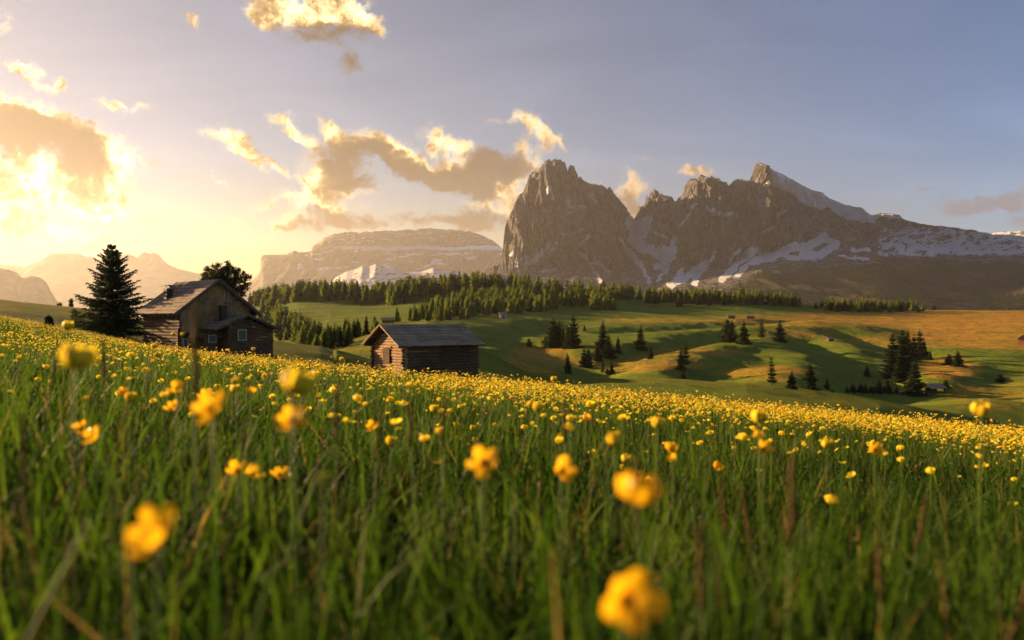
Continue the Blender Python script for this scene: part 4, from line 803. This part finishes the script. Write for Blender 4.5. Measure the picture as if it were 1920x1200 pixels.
# ------------------------------------------------------------------ far barns
def barn(px, row, wpx, label, wallmat, roofmat, rz=.5, hr=.42, group=None, open_=False):
    x, y, z = ground_at(px, row); w = wpx * y / F; l = w * .8; h = w * hr; r = empty('barn', (x, y, z - .1 * h), rz); m_ = MB()
    if open_:
        for sx_ in (-1, 1):
            for sy_ in (-1, 1): m_.box(sx_ * w * .42 - .06 * h, sx_ * w * .42 + .06 * h, sy_ * l * .42 - .06 * h, sy_ * l * .42 + .06 * h, -h * .2, h)
        m_.box(-w * .40, w * .40, l * .10, l * .16, -h * .2, h * .96)
    else:
        log_wall(m_, (-w * .42, -l * .4), (w * .42, -l * .4), -h * .2, h, 6, .1 * h, 0, .03 * w); log_wall(m_, (w * .42, l * .4), (-w * .42, l * .4), -h * .2, h, 6, .1 * h, 0, .03 * w)
        for s in (-1, 1): m_.hexa([(s * w * .42 - .03 * w, -l * .4, -h * .2), (s * w * .42 + .03 * w, -l * .4, -h * .2), (s * w * .42 + .03 * w, l * .4, -h * .2), (s * w * .42 - .03 * w, l * .4, -h * .2), (s * w * .42 - .03 * w, -l * .4, h), (s * w * .42 + .03 * w, -l * .4, h), (s * w * .42 + .03 * w, l * .4, h), (s * w * .42 - .03 * w, l * .4, h)])
        for s in (-1, 1): m_.hexa([(s * w * .42 - .03 * w, -l * .4, h), (s * w * .42 + .03 * w, -l * .4, h), (s * w * .42 + .03 * w, l * .4, h), (s * w * .42 - .03 * w, l * .4, h), (s * w * .42 - .03 * w, -.02, h * 1.5), (s * w * .42 + .03 * w, -.02, h * 1.5), (s * w * .42 + .03 * w, .02, h * 1.5), (s * w * .42 - .03 * w, .02, h * 1.5)])
    m_.build('walls', wallmat, r); q = MB()
    for s in (-1, 1): q.hexa([(-w * .55, s * l * .56, h * .88), (w * .55, s * l * .56, h * .88), (w * .55, 0, h * 1.55), (-w * .55, 0, h * 1.55), (-w * .55, s * l * .56, h * .96), (w * .55, s * l * .56, h * .96), (w * .55, 0, h * 1.63), (-w * .55, 0, h * 1.63)])
    q.build('roof', roofmat, r)
    if not open_:
        d_ = MB(); d_.box(-w * .08, w * .08, -l * .4 - .09 * h, -l * .4 - .06 * h, -h * .1, h * .7); d_.build('door', M['dark'], r)
    tag(r, label, 'barn')
pale = MT('pale_plank'); pale = pale.finish((.42, .38, .32), .9, .1)
barn(943, 597, 15, 'small pale barn at the foot of the sunlit larch wood', pale, M['shingle_grey'], .3, .5)
barn(1370, 597, 14, 'grey barn by the path on the upper pasture, left one of two', M['log'], M['shingle_grey'], .1, .3)
barn(1407, 597, 15, 'grey barn by the path on the upper pasture, right one of two', M['log'], M['shingle_grey'], -.2, .3)
barn(1555, 640, 13, 'tiny brown hut alone on the green slope of the middle hill', M['log_grey'], M['shingle_grey'], .4, .4)
barn(1437, 570, 11, 'tiny dark hut below the plateau wood with a pale front', M['log'], pale, .2, .45)
barn(1748, 737, 37, 'open barn under a grey roof among the dark trees', M['log'], M['shingle_grey'], .35, .32, open_=True)
barn(1918, 645, 20, 'red brown hut lit by the sun at the right edge', wood('red_logs', (.22, .07, .035), (.4, .16, .07), (1, 1, 5)), M['shingle'], .9, .55)
barn(728, 606, 24, 'dark low barn just behind the roof of the hay hut', M['log'], M['shingle_grey'], .1, .3)
barn(1727, 580, 8, 'very small pale hut on the skyline of the orange plateau, right one of two', pale, pale, .2, .4)
barn(1720, 580, 7, 'very small pale hut on the skyline of the orange plateau, left one of two', pale, pale, .7, .4)
# ------------------------------------------------------------------ leaning fence posts in the left meadow
for px, top, ln, tilt, lab in ((78, 617, 34, .38, 'leaning grey fence post in the left meadow, longer one of two'), (70, 620, 20, .22, 'short leaning fence post just left of the longer one')):
    Y = 32.0 if px < 75 else 31.0; x = (px - 960) / F * Y; z = float(H(x, Y)); h = (600 - top) / F * Y - z
    r = MB(); r.tube([(-tilt * h * .6, 0, -.2), (-tilt * h * .2, 0, h * .5), (tilt * h * .3, 0, h)], [.05, .045, .035], 7); r.tube([(-tilt * h * .2 + .02, .02, h * .5), (-tilt * h * .2 + .16, .0, h * .62)], [.02, .008], 5)
    o = link('fence_post', r.mesh('fence_post', M['log_grey'], True)); o.location = (x, Y, z); tag(o, lab, 'post', 'old fence posts')

# ------------------------------------------------------------------ tall grass, dew and flowers of the near meadow
rg = np.random.RandomState(21)
def field(n, y0, y1, p, seed_dense=None, wide=.84, pad=2.3):
    """random points in the wedge before the camera, density falling as Y^-p"""
    u = rg.rand(n); a = 2 - p
    Y = (y0 ** a + u * (y1 ** a - y0 ** a)) ** (1 / a); X = (rg.rand(n) * 2 - 1) * (wide * Y + pad * np.minimum(1, Y))
    return X, Y
def ribbons(X, Y, Z, Hh, Wd, segs, lean_a, lean, facing, curl=1.8):
    n = len(X); k = segs + 1; t = np.linspace(0, 1, k)[None, :]
    hx = lean * Hh; cx_ = X[:, None] + (hx * np.cos(lean_a))[:, None] * t ** curl; cy_ = Y[:, None] + (hx * np.sin(lean_a))[:, None] * t ** curl
    cz_ = Z[:, None] + Hh[:, None] * (t - .28 * (lean[:, None]) * t ** 3)
    w = Wd[:, None] * (1 - t ** 2.2 * .93) * .5; fx, fy = np.cos(facing)[:, None], np.sin(facing)[:, None]
    A = np.stack([cx_ - fx * w, cy_ - fy * w, cz_], -1); B_ = np.stack([cx_ + fx * w, cy_ + fy * w, cz_], -1)
    v = np.stack([A, B_], 2).reshape(-1, 3); base = (np.arange(n) * k * 2)[:, None]; s = np.arange(segs)[None, :] * 2
    f = np.stack([base + s, base + s + 1, base + s + 3, base + s + 2], -1).reshape(-1, 4); return v, f
def leafmat(name, cols, trans, rough=.55, spec=.35, tip=None):
    m = MT(name); _, at = m.attr('tint'); c = m.mix(at[0], cols[0], cols[1]); c = m.mix(at[1], c, cols[2]);
    return m.finish(c, rough, spec, trans=trans)
M['grass'] = leafmat('grass_blade', ((.008, .034, .003), (.075, .138, .008), (.24, .15, .045)), .58, .6, .15)
def grass(name, n, y0, y1, p, segs, label):
    X, Y = field(n, y0, y1, p); k = np.hypot(X, Y) > .42; X, Y = X[k], Y[k]; n = len(X); Z = H(X, Y)
    tall = 1 + .32 * fbm(X * .7, Y * .7, 61, 3); tall = np.clip(tall, .6, 1.5)
    Hh = rg.normal(.33, .065, n).clip(.15, .52) * tall; Wd = (.0050 + .0030 * rg.rand(n)) * (1 + .12 * Y) * np.where(rg.rand(n) < .12, 2.0, 1)
    v, f = ribbons(X, Y, Z - .02, Hh, Wd, segs, rg.rand(n) * 6.283, rg.gamma(2., .19, n).clip(0, 1.1), rg.rand(n) * 3.14)
    c = np.clip(.5 + .6 * fbm(X * 1.3, Y * 1.3, 63, 3) + rg.normal(0, .22, n), 0, 1); d = np.where(rg.rand(n) < .10, .9, 0) * rg.rand(n)
    tint = np.repeat(np.stack([c, d, c * 0], -1), (segs + 1) * 2, 0)
    o = link(name, mesh_np(name, v, f, M['grass'], True, {'tint': tint})); tag(o, label, 'grass', kind='stuff')
grass('meadow_grass', 125000, .45, 6, 1.15, 5, 'tall green grass of the near meadow')
grass('far_meadow_grass', 120000, 6, 44, .95, 3, 'tall grass of the meadow towards the huts')
# broad leaves and dead straw low between the blades
def leaves(name, n, y0, y1, hm, wm, tint_, label, ln=.5):
    X, Y = field(n, y0, y1, 1.1); k = np.hypot(X, Y) > .5; X, Y = X[k], Y[k]; k = fbm(X * 1.1, Y * 1.1, 91, 3) > -.12; X, Y = X[k], Y[k]; n = len(X); Z = H(X, Y)
    v, f = ribbons(X, Y, Z - .02, rg.normal(hm, hm * .2, n).clip(.06, .5), wm * rg.uniform(.5, 1.4, n) * (1 + .06 * Y), 5, rg.rand(n) * 6.283, rg.gamma(2.2, ln / 2.2, n).clip(0, 1.3), rg.rand(n) * 3.14, 1.5)
    t = np.repeat(np.stack([np.clip(tint_[0] + rg.normal(0, .2, n), 0, 1), np.clip(tint_[1] + rg.normal(0, .15, n), 0, 1), np.zeros(n)], -1), 12, 0)
    tag(link(name, mesh_np(name, v, f, M['grass'], True, {'tint': t})), label, 'leaves', kind='stuff')
leaves('broad_leaves', 20000, .55, 9, .29, .022, (.15, 0), 'broad dark green leaves low in the near meadow')
leaves('dry_straw', 5000, .55, 9, .33, .0035, (.6, .85), 'dead brown straw among the green grass', .8)
# dew
X, Y = field(7000, .9, 12, 1.0); Z = H(X, Y) + rg.uniform(.12, .36, len(X)); rd = .0012 * (1 + .16 * Y)
oc = np.array([(1, 0, 0), (-1, 0, 0), (0, 1, 0), (0, -1, 0), (0, 0, 1), (0, 0, -1)], float); of = np.array([(0, 2, 4), (2, 1, 4), (1, 3, 4), (3, 0, 4), (2, 0, 5), (1, 2, 5), (3, 1, 5), (0, 3, 5)])
v = (np.stack([X, Y, Z], -1)[:, None, :] + oc[None] * rd[:, None, None]).reshape(-1, 3); f = (of[None] + (np.arange(len(X)) * 6)[:, None, None]).reshape(-1, 3)
md = MT('dew'); md = md.finish((.75, .75, .62), .12, 1.0, trans=.5); tag(link('dew_drops', mesh_np('dew_drops', v, f, md, True)), 'glistening dew drops on the grass', 'dew', kind='stuff')
# flower materials
M['petal'] = leafmat('yellow_petal', ((.84, .66, .02), (.90, .80, .10), (.85, .42, .012)), .5, .5, .25)
M['petal_o'] = MT('buttercup_petal').finish((.88, .50, .010), .4, .25, trans=.5)
M['petal_g'] = MT('globeflower_petal').finish((.92, .72, .03), .5, .2, trans=.5)
M['stem'] = MT('flower_stem').finish((.13, .21, .02), .6, .25, trans=.3)
M['bud'] = MT('green_bud').finish((.28, .32, .03), .6, .25, trans=.35)
M['centre'] = MT('flower_centre').finish((.30, .20, .02), .8, .1)
M['spike'] = MT('seed_spike').finish((.13, .085, .03), .8, .1, trans=.35)
# ---- flower models
def petal_mesh(L, Wd, cup, seed, mat):
    rs = np.random.RandomState(seed); nu, nv = 7, 5; v = []
    for i in range(nu):
        t = i / (nu - 1)
        for j in range(nv):
            s = (j / (nv - 1) - .5) * 2; w = Wd * math.sin(min(1, t * 1.15 + .08) * math.pi * .62) ** .8 * (1 - .22 * t ** 6)
            r = L * (math.sin(t * cup) / max(cup, .3)); z = L * (1 - math.cos(t * cup)) / max(cup, .3) + .12 * Wd * s * s
            v.append((r - .12 * L * s * s * t, s * w * .5, z + rs.normal(0, .02 * Wd)))
    f = [(i * nv + j, i * nv + j + 1, (i + 1) * nv + j + 1, (i + 1) * nv + j) for i in range(nu - 1) for j in range(nv - 1)]
    return mesh_np('petal', v, f, mat, True)
def stem_mesh(h, bend, r0=.0011):
    mb = MB(); mb.tube([(bend * h * ((1 - t) ** 2) * -1, .2 * bend * h * (1 - t), -h * (1 - t)) for t in (0, .25, .5, .75, 1)], [r0 * 1.3, r0 * 1.2, r0 * 1.1, r0, r0], 6); return mb.mesh('stem', M['stem'], True)
PET = {'open': [petal_mesh(.023, .0145, c_, s_, M['petal_o']) for s_, c_ in enumerate((1.0, .8, 1.15))], 'cup': [petal_mesh(.027, .018, c_, s_, M['petal_o']) for s_, c_ in enumerate((1.75, 1.6))], 'globe': [petal_mesh(.028, .022, c_, 10 + s_, M['petal_g']) for s_, c_ in enumerate((2.3, 2.45, 2.15))], 'bud': [petal_mesh(.016, .013, 2.5, 20, M['bud'])]}
cm = MB()
for k in range(26):
    a = k * 2.4; r_ = .0042 * math.sqrt(k / 26); cm.tube([(math.cos(a) * r_ * .5, math.sin(a) * r_ * .5, 0), (math.cos(a) * r_ * 1.3, math.sin(a) * r_ * 1.3, .0055)], [.0005, .0007], 4)
CEN = cm.mesh('stamens', M['centre'], True)
STEMS = [stem_mesh(.42, b) for b in (.06, -.1, .16, -.03)]
rf_ = random.Random(31)
def make_flower(kind, loc, size, tilt, az, label, group, stemh=None, open_=None):
    """loc is the flower head; size its width in metres"""
    nm = {'open': 'buttercup', 'globe': 'globeflower', 'bud': 'flower_bud'}[kind]; g = float(H(loc[0], loc[1])); r = empty(nm, (loc[0], loc[1], g), az)
    s = size / {'open': .036, 'globe': .036, 'bud': .022}[kind]
    def put(name, me, mat_, parent=r):
        o = link(name, me, parent); o.matrix_local = mat_; return o
    hm = Matrix.Translation((0, 0, loc[2] - g)) @ Matrix.Rotation(tilt, 4, 'Y') @ Matrix.Scale(s, 4)
    layers = {'open': [(5, 0, 1.0, 0)], 'globe': [(5, .25, .78, 0), (5, 0, .92, -.001), (6, .5, 1.04, -.003)], 'bud': [(5, 0, 1, 0)]}[kind]
    for n, off, sc2, dz in layers:
        for k in range(n):
            me = rf_.choice(PET['cup' if kind == 'open' and tilt < .5 else kind]); a = 6.283 * (k + off) / n + rf_.uniform(-.12, .12)
            put('petal', me, hm @ Matrix.Translation((0, 0, dz)) @ Matrix.Rotation(a, 4, 'Z') @ Matrix.Rotation(rf_.uniform(-.4, .25) if kind == 'open' else rf_.uniform(-.05, .05), 4, 'Y') @ Matrix.Scale(sc2 * rf_.uniform(.9, 1.1), 4))
    if kind == 'open': put('stamens', CEN, hm)
    h = loc[2] - g; put('stem', rf_.choice(STEMS), Matrix.Translation((0, 0, h)) @ Matrix.Diagonal((1, 1, (h + .02) / .42, 1)))
    tag(r, label, 'flower', group)
HERO = [ # px, row, width px, kind, tilt, azimuth, label
 (142, 688, 72, 'globe', .15, .3, 'large blurred globeflower in front at the far left'), (550, 735, 72, 'globe', .35, .5, 'large blurred globeflower below the right of the log cabin'), (127, 617, 25, 'globe', .1, 1, 'blurred globeflower left of the tall spruce, beside the leaning post'),
 (247, 752, 28, 'globe', .2, 2, 'medium blurred orange flower ball left of centre above the grass'), (733, 835, 28, 'globe', .2, 0, 'round blurred globeflower low in the grass left of the centre'), (815, 772, 22, 'globe', .1, 1, 'neat round globeflower right of the hay hut foreground spikes'), (1153, 832, 38, 'globe', .3, 2, 'blurred orange globeflower among grass just right of centre'),
 (1232, 800, 32, 'globe', .5, 1, 'orange globeflower right of centre at the edge of the dense yellow band'), (1422, 791, 36, 'globe', .2, .5, 'pale blurred yellow globeflower over the dense band at the right'), (1840, 776, 40, 'globe', .4, 4, 'blurred yellow flower sticking up at the right edge before the slope'),
 (1008, 770, 26, 'globe', .3, 1, 'pair forming yellow globeflower in the middle, brighter one'), (996, 763, 18, 'globe', .3, 2, 'smaller globeflower touching the brighter one in the middle'), (443, 734, 22, 'globe', .2, 3, 'small orange globeflower right of the big open buttercup'),
 (855, 801, 16, 'globe', .1, 1, 'small round flower just right of the middle of the meadow, left of its twin'), (888, 807, 16, 'globe', .1, 1, 'small round flower, the right twin near the middle of the meadow'), (1098, 789, 20, 'open', .4, 1, 'small orange flower in the grass below the brow right of centre'),
 (400, 772, 66, 'open', .75, 4.6, 'wide open orange buttercup seen from the side in the left meadow'), (552, 792, 60, 'open', .75, 4.4, 'flat open buttercup below the large globeflower by the cabin'), (300, 1010, 108, 'open', 1.0, 4.2, 'big blurred open buttercup in the left foreground'), (180, 820, 44, 'open', .8, 4.0, 'open yellow flower with narrow petals at the left'),
 (152, 808, 34, 'open', .5, 5.0, 'partner of the narrow petalled flower, its upper left neighbour'), (446, 886, 40, 'open', .6, 4.8, 'left buttercup of the low pair in the left half'), (474, 893, 36, 'open', .5, 5.4, 'right buttercup of the low pair in the left half'), (908, 871, 62, 'open', .8, 4.7, 'blurred orange buttercup in the centre of the photo'),
 (1052, 887, 54, 'open', .8, 5.3, 'blurred orange buttercup with one raised petal right of the centre'), (1196, 945, 90, 'open', .15, 4.7, 'big yellow buttercup on a tall green stem in the right foreground'), (1172, 1130, 116, 'open', 1.15, 4.9, 'biggest orange buttercup at the bottom right with dark centre'),
 (1432, 843, 32, 'open', .7, 4.7, 'flat orange buttercup in the right half below the dense band'), (1258, 845, 28, 'open', .7, 4.7, 'small flat buttercup right of the tall grass spike'), (525, 893, 34, 'open', .5, 4.7, 'faint blurred buttercup left of the diagonal brown spike'), (610, 910, 42, 'bud', .2, 1, 'greenish unopened flower bud below the diagonal brown spike'),
 (700, 802, 26, 'open', .6, 4.2, 'small buttercup in the grass under the hay hut'), (325, 768, 30, 'open', .6, 5, 'yellow flower left of the wide orange buttercup'), (386, 744, 26, 'open', .7, 4.7, 'small buttercup right above the wide orange one'), (332, 733, 34, 'open', .6, 4.4, 'orange buttercup up and left of the wide one'),
 (1640, 846, 30, 'open', .7, 4.7, 'flat buttercup on the right under the dense yellow band'), (1550, 838, 26, 'globe', .2, 4.7, 'orange globeflower in a cluster at the right'), (1175, 866, 26, 'globe', .3, 4.7, 'tiny blurred bud right below the orange globeflower'), (1345, 880, 22, 'open', .3, 4.7, 'small yellow flower half sunk in grass at the right'),
 (325, 628, 9, 'globe', .1, 1, 'left one of two pale flower balls rising in front of the log cabin'), (342, 629, 9, 'globe', .1, 1, 'right one of two pale flower balls rising in front of the log cabin'), (1038, 714, 14, 'globe', .1, 1, 'yellow ball standing up against the dark green slope'), (640, 676, 11, 'globe', .1, 1, 'single flower ball above the brow left of the hay hut'),
 (289, 652, 13, 'globe', .1, 1, 'flower ball at the left foot of the log cabin'), (295, 668, 13, 'globe', .2, 1, 'second flower ball just below the one at the cabin foot'), (475, 657, 10, 'globe', .1, 1, 'flower ball in front of the cabin annex')]
for px, row, w, kd, ti, az, lab in HERO:
    sz = {'open': .038, 'globe': .040, 'bud': .02}[kd]; d = sz * F / w
    x, y, z = (px - 960) / F * d, d, (600 - row) / F * d; g = float(H(x, y))
    if z - g > .62:      # too high for a flower: stand it nearer
        for q in np.linspace(1, .4, 40):
            if (z - 0) * q - float(H(x * q, y * q)) < .62: x, y, z, sz = x * q, y * q, z * q, sz * q; break
    if z - g < .12: z = g + .12
    make_flower(kd, (x, y, z), sz, ti, az, lab, 'yellow flowers standing out of the near meadow')
# ---- simple head for the many small flowers
def head_simple(seed, kind):
    """five to seven curled petals (three quads each) round a small heart"""
    rs = np.random.RandomState(seed); v, f = [], []; n = 6 if kind == 0 else 5
    for p_ in range(n):
        a = 6.283 * (p_ + rs.uniform(-.18, .18)) / n; ca, sa = math.cos(a), math.sin(a); L = .019 * rs.uniform(.85, 1.15); b = len(v)
        prof = ((.002, -.008, .004), (.013, -.005, .0125), (.0165, .004, .013), (.009, .013, .006)) if kind == 0 else ((.002, -.003, .004), (.011, -.001, .011), (.019, .004, .012), (.024, .009 + rs.uniform(-.006, .004), .006))
        for (r_, z_, w_) in prof:
            r_, z_ = r_ * L / .019, z_ * rs.uniform(.85, 1.15)
            for sg in (-1, 1): v.append((ca * r_ - sa * w_ * sg, sa * r_ + ca * w_ * sg, z_ + (.0015 if (p_ % 2) else 0)))
        for q in range(3): f += [(b + 2 * q, b + 2 * q + 1, b + 2 * q + 3), (b + 2 * q, b + 2 * q + 3, b + 2 * q + 2)]
    return np.array(v), np.array(f)
HS_ = [head_simple(i, i % 3 == 2) for i in range(6)]
def flower_points(n, y0, y1, p):
    X, Y = field(n, y0, y1, p, pad=.6); k = (.45 + 1.3 * fbm(X * .35, Y * .35, 81, 3) + .9 * fbm(X * 1.7, Y * 1.7, 82, 2)) > rg.rand(len(X)) * .9
    y0_ = 9.5 - 8.5 * X / Y; k &= rg.rand(len(X)) < (.07 + .93 * sstep(Y, .5 * y0_, 1.35 * y0_)) if y1 > 5 else True
    X, Y = X[k], Y[k]; return X, Y, H(X, Y) + rg.normal(.40, .06, len(X)).clip(.24, .57)
# individual smaller flowers: the nearest ones
X, Y, Z = flower_points(900, 1.2, 4.6, -1.6); X, Y, Z = X[:248], Y[:248], Z[:248]
simple_me = [mesh_np('flower_head', HS_[i][0], HS_[i][1], M['petal'], True, {'tint': np.tile([[q, 0, 0]], (len(HS_[i][0]), 1))}) for i in range(6) for q in (.1,)]
for m_ in simple_me: pass
for i in range(len(X)):
    big = Y[i] < 1.9; g = float(H(X[i], Y[i])); kd = i % 3 == 2
    if big: make_flower('open' if kd else 'globe', (X[i], Y[i], Z[i]), rf_.uniform(.018, .030), rf_.uniform(.1, .7), rf_.uniform(0, 6.28), 'small yellow flower on a thin stem scattered through the near grass', 'small flowers scattered in the near grass'); continue
    r = empty('buttercup' if kd else 'globeflower', (X[i], Y[i], g), rf_.uniform(0, 6.28)); tag(r, 'small yellow flower on a thin stem scattered through the near grass', 'flower', 'small flowers scattered in the near grass')
    o = link('flower_head', simple_me[i % 6], r); o.location = (0, 0, Z[i] - g); s = rf_.uniform(.5, .9); o.scale = (s, s, s); o.rotation_euler = (rf_.uniform(-.4, .4), rf_.uniform(-.4, .4), 0)
    o = link('stem', rf_.choice(STEMS), r); o.location = (0, 0, Z[i] - g - .01); o.scale = (1, 1, (Z[i] - g) / .42)
# the mass
def flower_mass(name, n, y0, y1, p, label):
    X, Y, Z = flower_points(n, y0, y1, p); n = len(X); V_, F_, T_ = [], [], []; off = 0
    kind = rg.randint(0, 6, n); s = rg.uniform(.26, .68, n) * (1 + .012 * Y); rot = rg.rand(n) * 6.283; tx, ty = rg.normal(0, .35, n), rg.normal(0, .35, n)
    for k in range(6):
        m_ = kind == k; v, f = HS_[k]; nn_ = m_.sum(); c, sn_ = np.cos(rot[m_])[:, None], np.sin(rot[m_])[:, None]; S_ = s[m_][:, None]
        vx = (v[None, :, 0] * c - v[None, :, 1] * sn_) * S_; vy = (v[None, :, 0] * sn_ + v[None, :, 1] * c) * S_; vz = v[None, :, 2] * S_ + vx * tx[m_][:, None] + vy * ty[m_][:, None]
        V_.append(np.stack([vx + X[m_][:, None], vy + Y[m_][:, None], vz + Z[m_][:, None]], -1).reshape(-1, 3)); F_.append((f[None] + (np.arange(nn_) * len(v))[:, None, None]).reshape(-1, 3) + off); off += nn_ * len(v)
        T_.append(np.repeat(np.stack([rg.rand(nn_), np.where(rg.rand(nn_) < .3, rg.rand(nn_), 0), np.zeros(nn_)], -1), len(v), 0))
    o = link(name, mesh_np(name, np.concatenate(V_), np.concatenate(F_), M['petal'], False, {'tint': np.concatenate(T_)})); tag(o, label, 'flowers', kind='stuff')
    g = H(X, Y); v, f = ribbons(X, Y, g, (Z - g) * 1.0, .0022 * (1 + .1 * Y), 2, rot, np.zeros(n) + .001, rg.normal(0, .5, n)); st.append((v, f))
st = []
flower_mass('yellow_flower_field', 40000, 4.2, 13, .35, 'dense carpet of small yellow flowers in the middle of the meadow')
flower_mass('far_yellow_flower_field', 48000, 13, 44, .2, 'dense carpet of yellow flowers towards the brow and the huts')
v = np.concatenate([a for a, b in st]); o1 = len(st[0][0]); f = np.concatenate([st[0][1], st[1][1] + o1]); tag(link('flower_stems', mesh_np('flower_stems', v, f, M['stem'])), 'thin green stems under the carpet of flowers', 'stems', kind='stuff')
# ---- brown seed spikes
def spike_meshes(seed):
    rs = np.random.RandomState(seed); mb = MB(); b = rs.uniform(-.3, .3); P = lambda t: (b * .1 * t * t, 0, t)
    pts = [(b * .25 * (t - .62) ** 2 * 4 + rs.normal(0, .003), rs.normal(0, .003), t) for t in np.linspace(.80, 1, 12)]; mb.tube(pts, [.003, .006, .008, .009, .009, .010, .009, .009, .008, .007, .005, .002], 7)
    for k in range(36):
        t = rs.uniform(.81, .985); a = rs.rand() * 6.28; q = pts[int((t - .80) / .20 * 11)]; mb.tube([(q[0], q[1], t), (q[0] + .018 * math.cos(a), q[1] + .018 * math.sin(a), t + .018)], [.002, .0007], 3)
    s_ = MB(); s_.tube([(0, 0, -.05), (.01, 0, .35), pts[0]], [.005, .005, .004], 6); return mb.mesh('seed_head', M['spike'], True), s_.mesh('stem', M['stem'], True)
SP = [spike_meshes(i) for i in range(4)]
SPK = [(1480, 835, 1475, 985, .8, 'thick bent brown spike in the right foreground'), (48, 768, 52, 1000, .9, 'dark brown spike at the left edge'), (615, 842, 540, 930, 1.1, 'brown spike leaning far to the right in the left half'), (1196, 858, 1200, 1000, 1.0, 'upright brown spike rising behind the big yellow buttercup'), (1318, 970, 1322, 1140, .75, 'blurred orange brown spike low in the right foreground'),
       (1412, 905, 1430, 1000, 1.1, 'slim spike left of the thick bent one'), (1362, 890, 1372, 1000, 1.1, 'small brown spike between the upright and the thick one'), (1900, 1020, 1860, 1150, .8, 'brown spike at the right edge low down'), (366, 570, 366, 720, 1.0, 'tall blurred olive spike standing before the log cabin'), (832, 745, 828, 900, 1.4, 'dark thin spike below the hay hut'),
       (632, 715, 630, 860, 1.3, 'dark upright spike left of the hay hut'), (770, 735, 775, 860, 1.5, 'thin spike just under the sunlit gable'), (708, 765, 700, 880, 1.5, 'short spike left of the thin one under the gable'), (1652, 985, 1655, 1120, .9, 'blurred reddish spike in the right lower grass'), (900, 815, 905, 930, 1.4, 'dark spike above the central orange buttercup'),
       (1718, 915, 1700, 1010, 1.2, 'curved spike at the right in front of the grass'), (225, 890, 240, 1010, .9, 'soft brown spike left above the big blurred buttercup'), (455, 780, 450, 900, 1.4, 'thin dark spike right of the wide buttercup'), (1060, 735, 1062, 850, 1.7, 'slender spike cutting the yellow band right of centre'), (195, 634, 196, 720, 2.0, 'thin dark stalk before the tall spruce'), (97, 640, 80, 740, 1.8, 'dark stalk under the leaning fence posts')]
for px, row, bx, br, d, lab in SPK:
    x, z = (px - 960) / F * d, (600 - row) / F * d; g = float(H(x, d)); h = max(.2, min(.75, z - g))
    r = empty('seed_spike', (x, d, g), 0); ti = math.atan2(px - bx, (br - row)); r.scale = (h * .62, h * .62, h); r.rotation_euler = (0, max(-.9, min(.9, ti)), 0)
    r.location.x = x - math.tan(r.rotation_euler[1]) * h * .8
    a, b = SP[rf_.randrange(4)]; part('seed_head', a, r); part('stem', b, r); tag(r, lab, 'grass spike', 'brown seed spikes in the near grass')
X, Y = field(120, 1.6, 9, 0.2); k = 0
for i in range(36):
    g = float(H(X[i], Y[i])); h = rf_.uniform(.36, .5); r = empty('seed_spike', (X[i], Y[i], g), rf_.uniform(0, 6.28)); r.scale = (h * .5, h * .5, h); r.rotation_euler = (rf_.uniform(-.25, .25), rf_.uniform(-.25, .25), 0)
    a, b = SP[i % 4]; part('seed_head', a, r); part('stem', b, r); tag(r, 'thin brown seed spike dotted about between the meadow flowers', 'grass spike', 'small seed spikes dotted through the meadow')
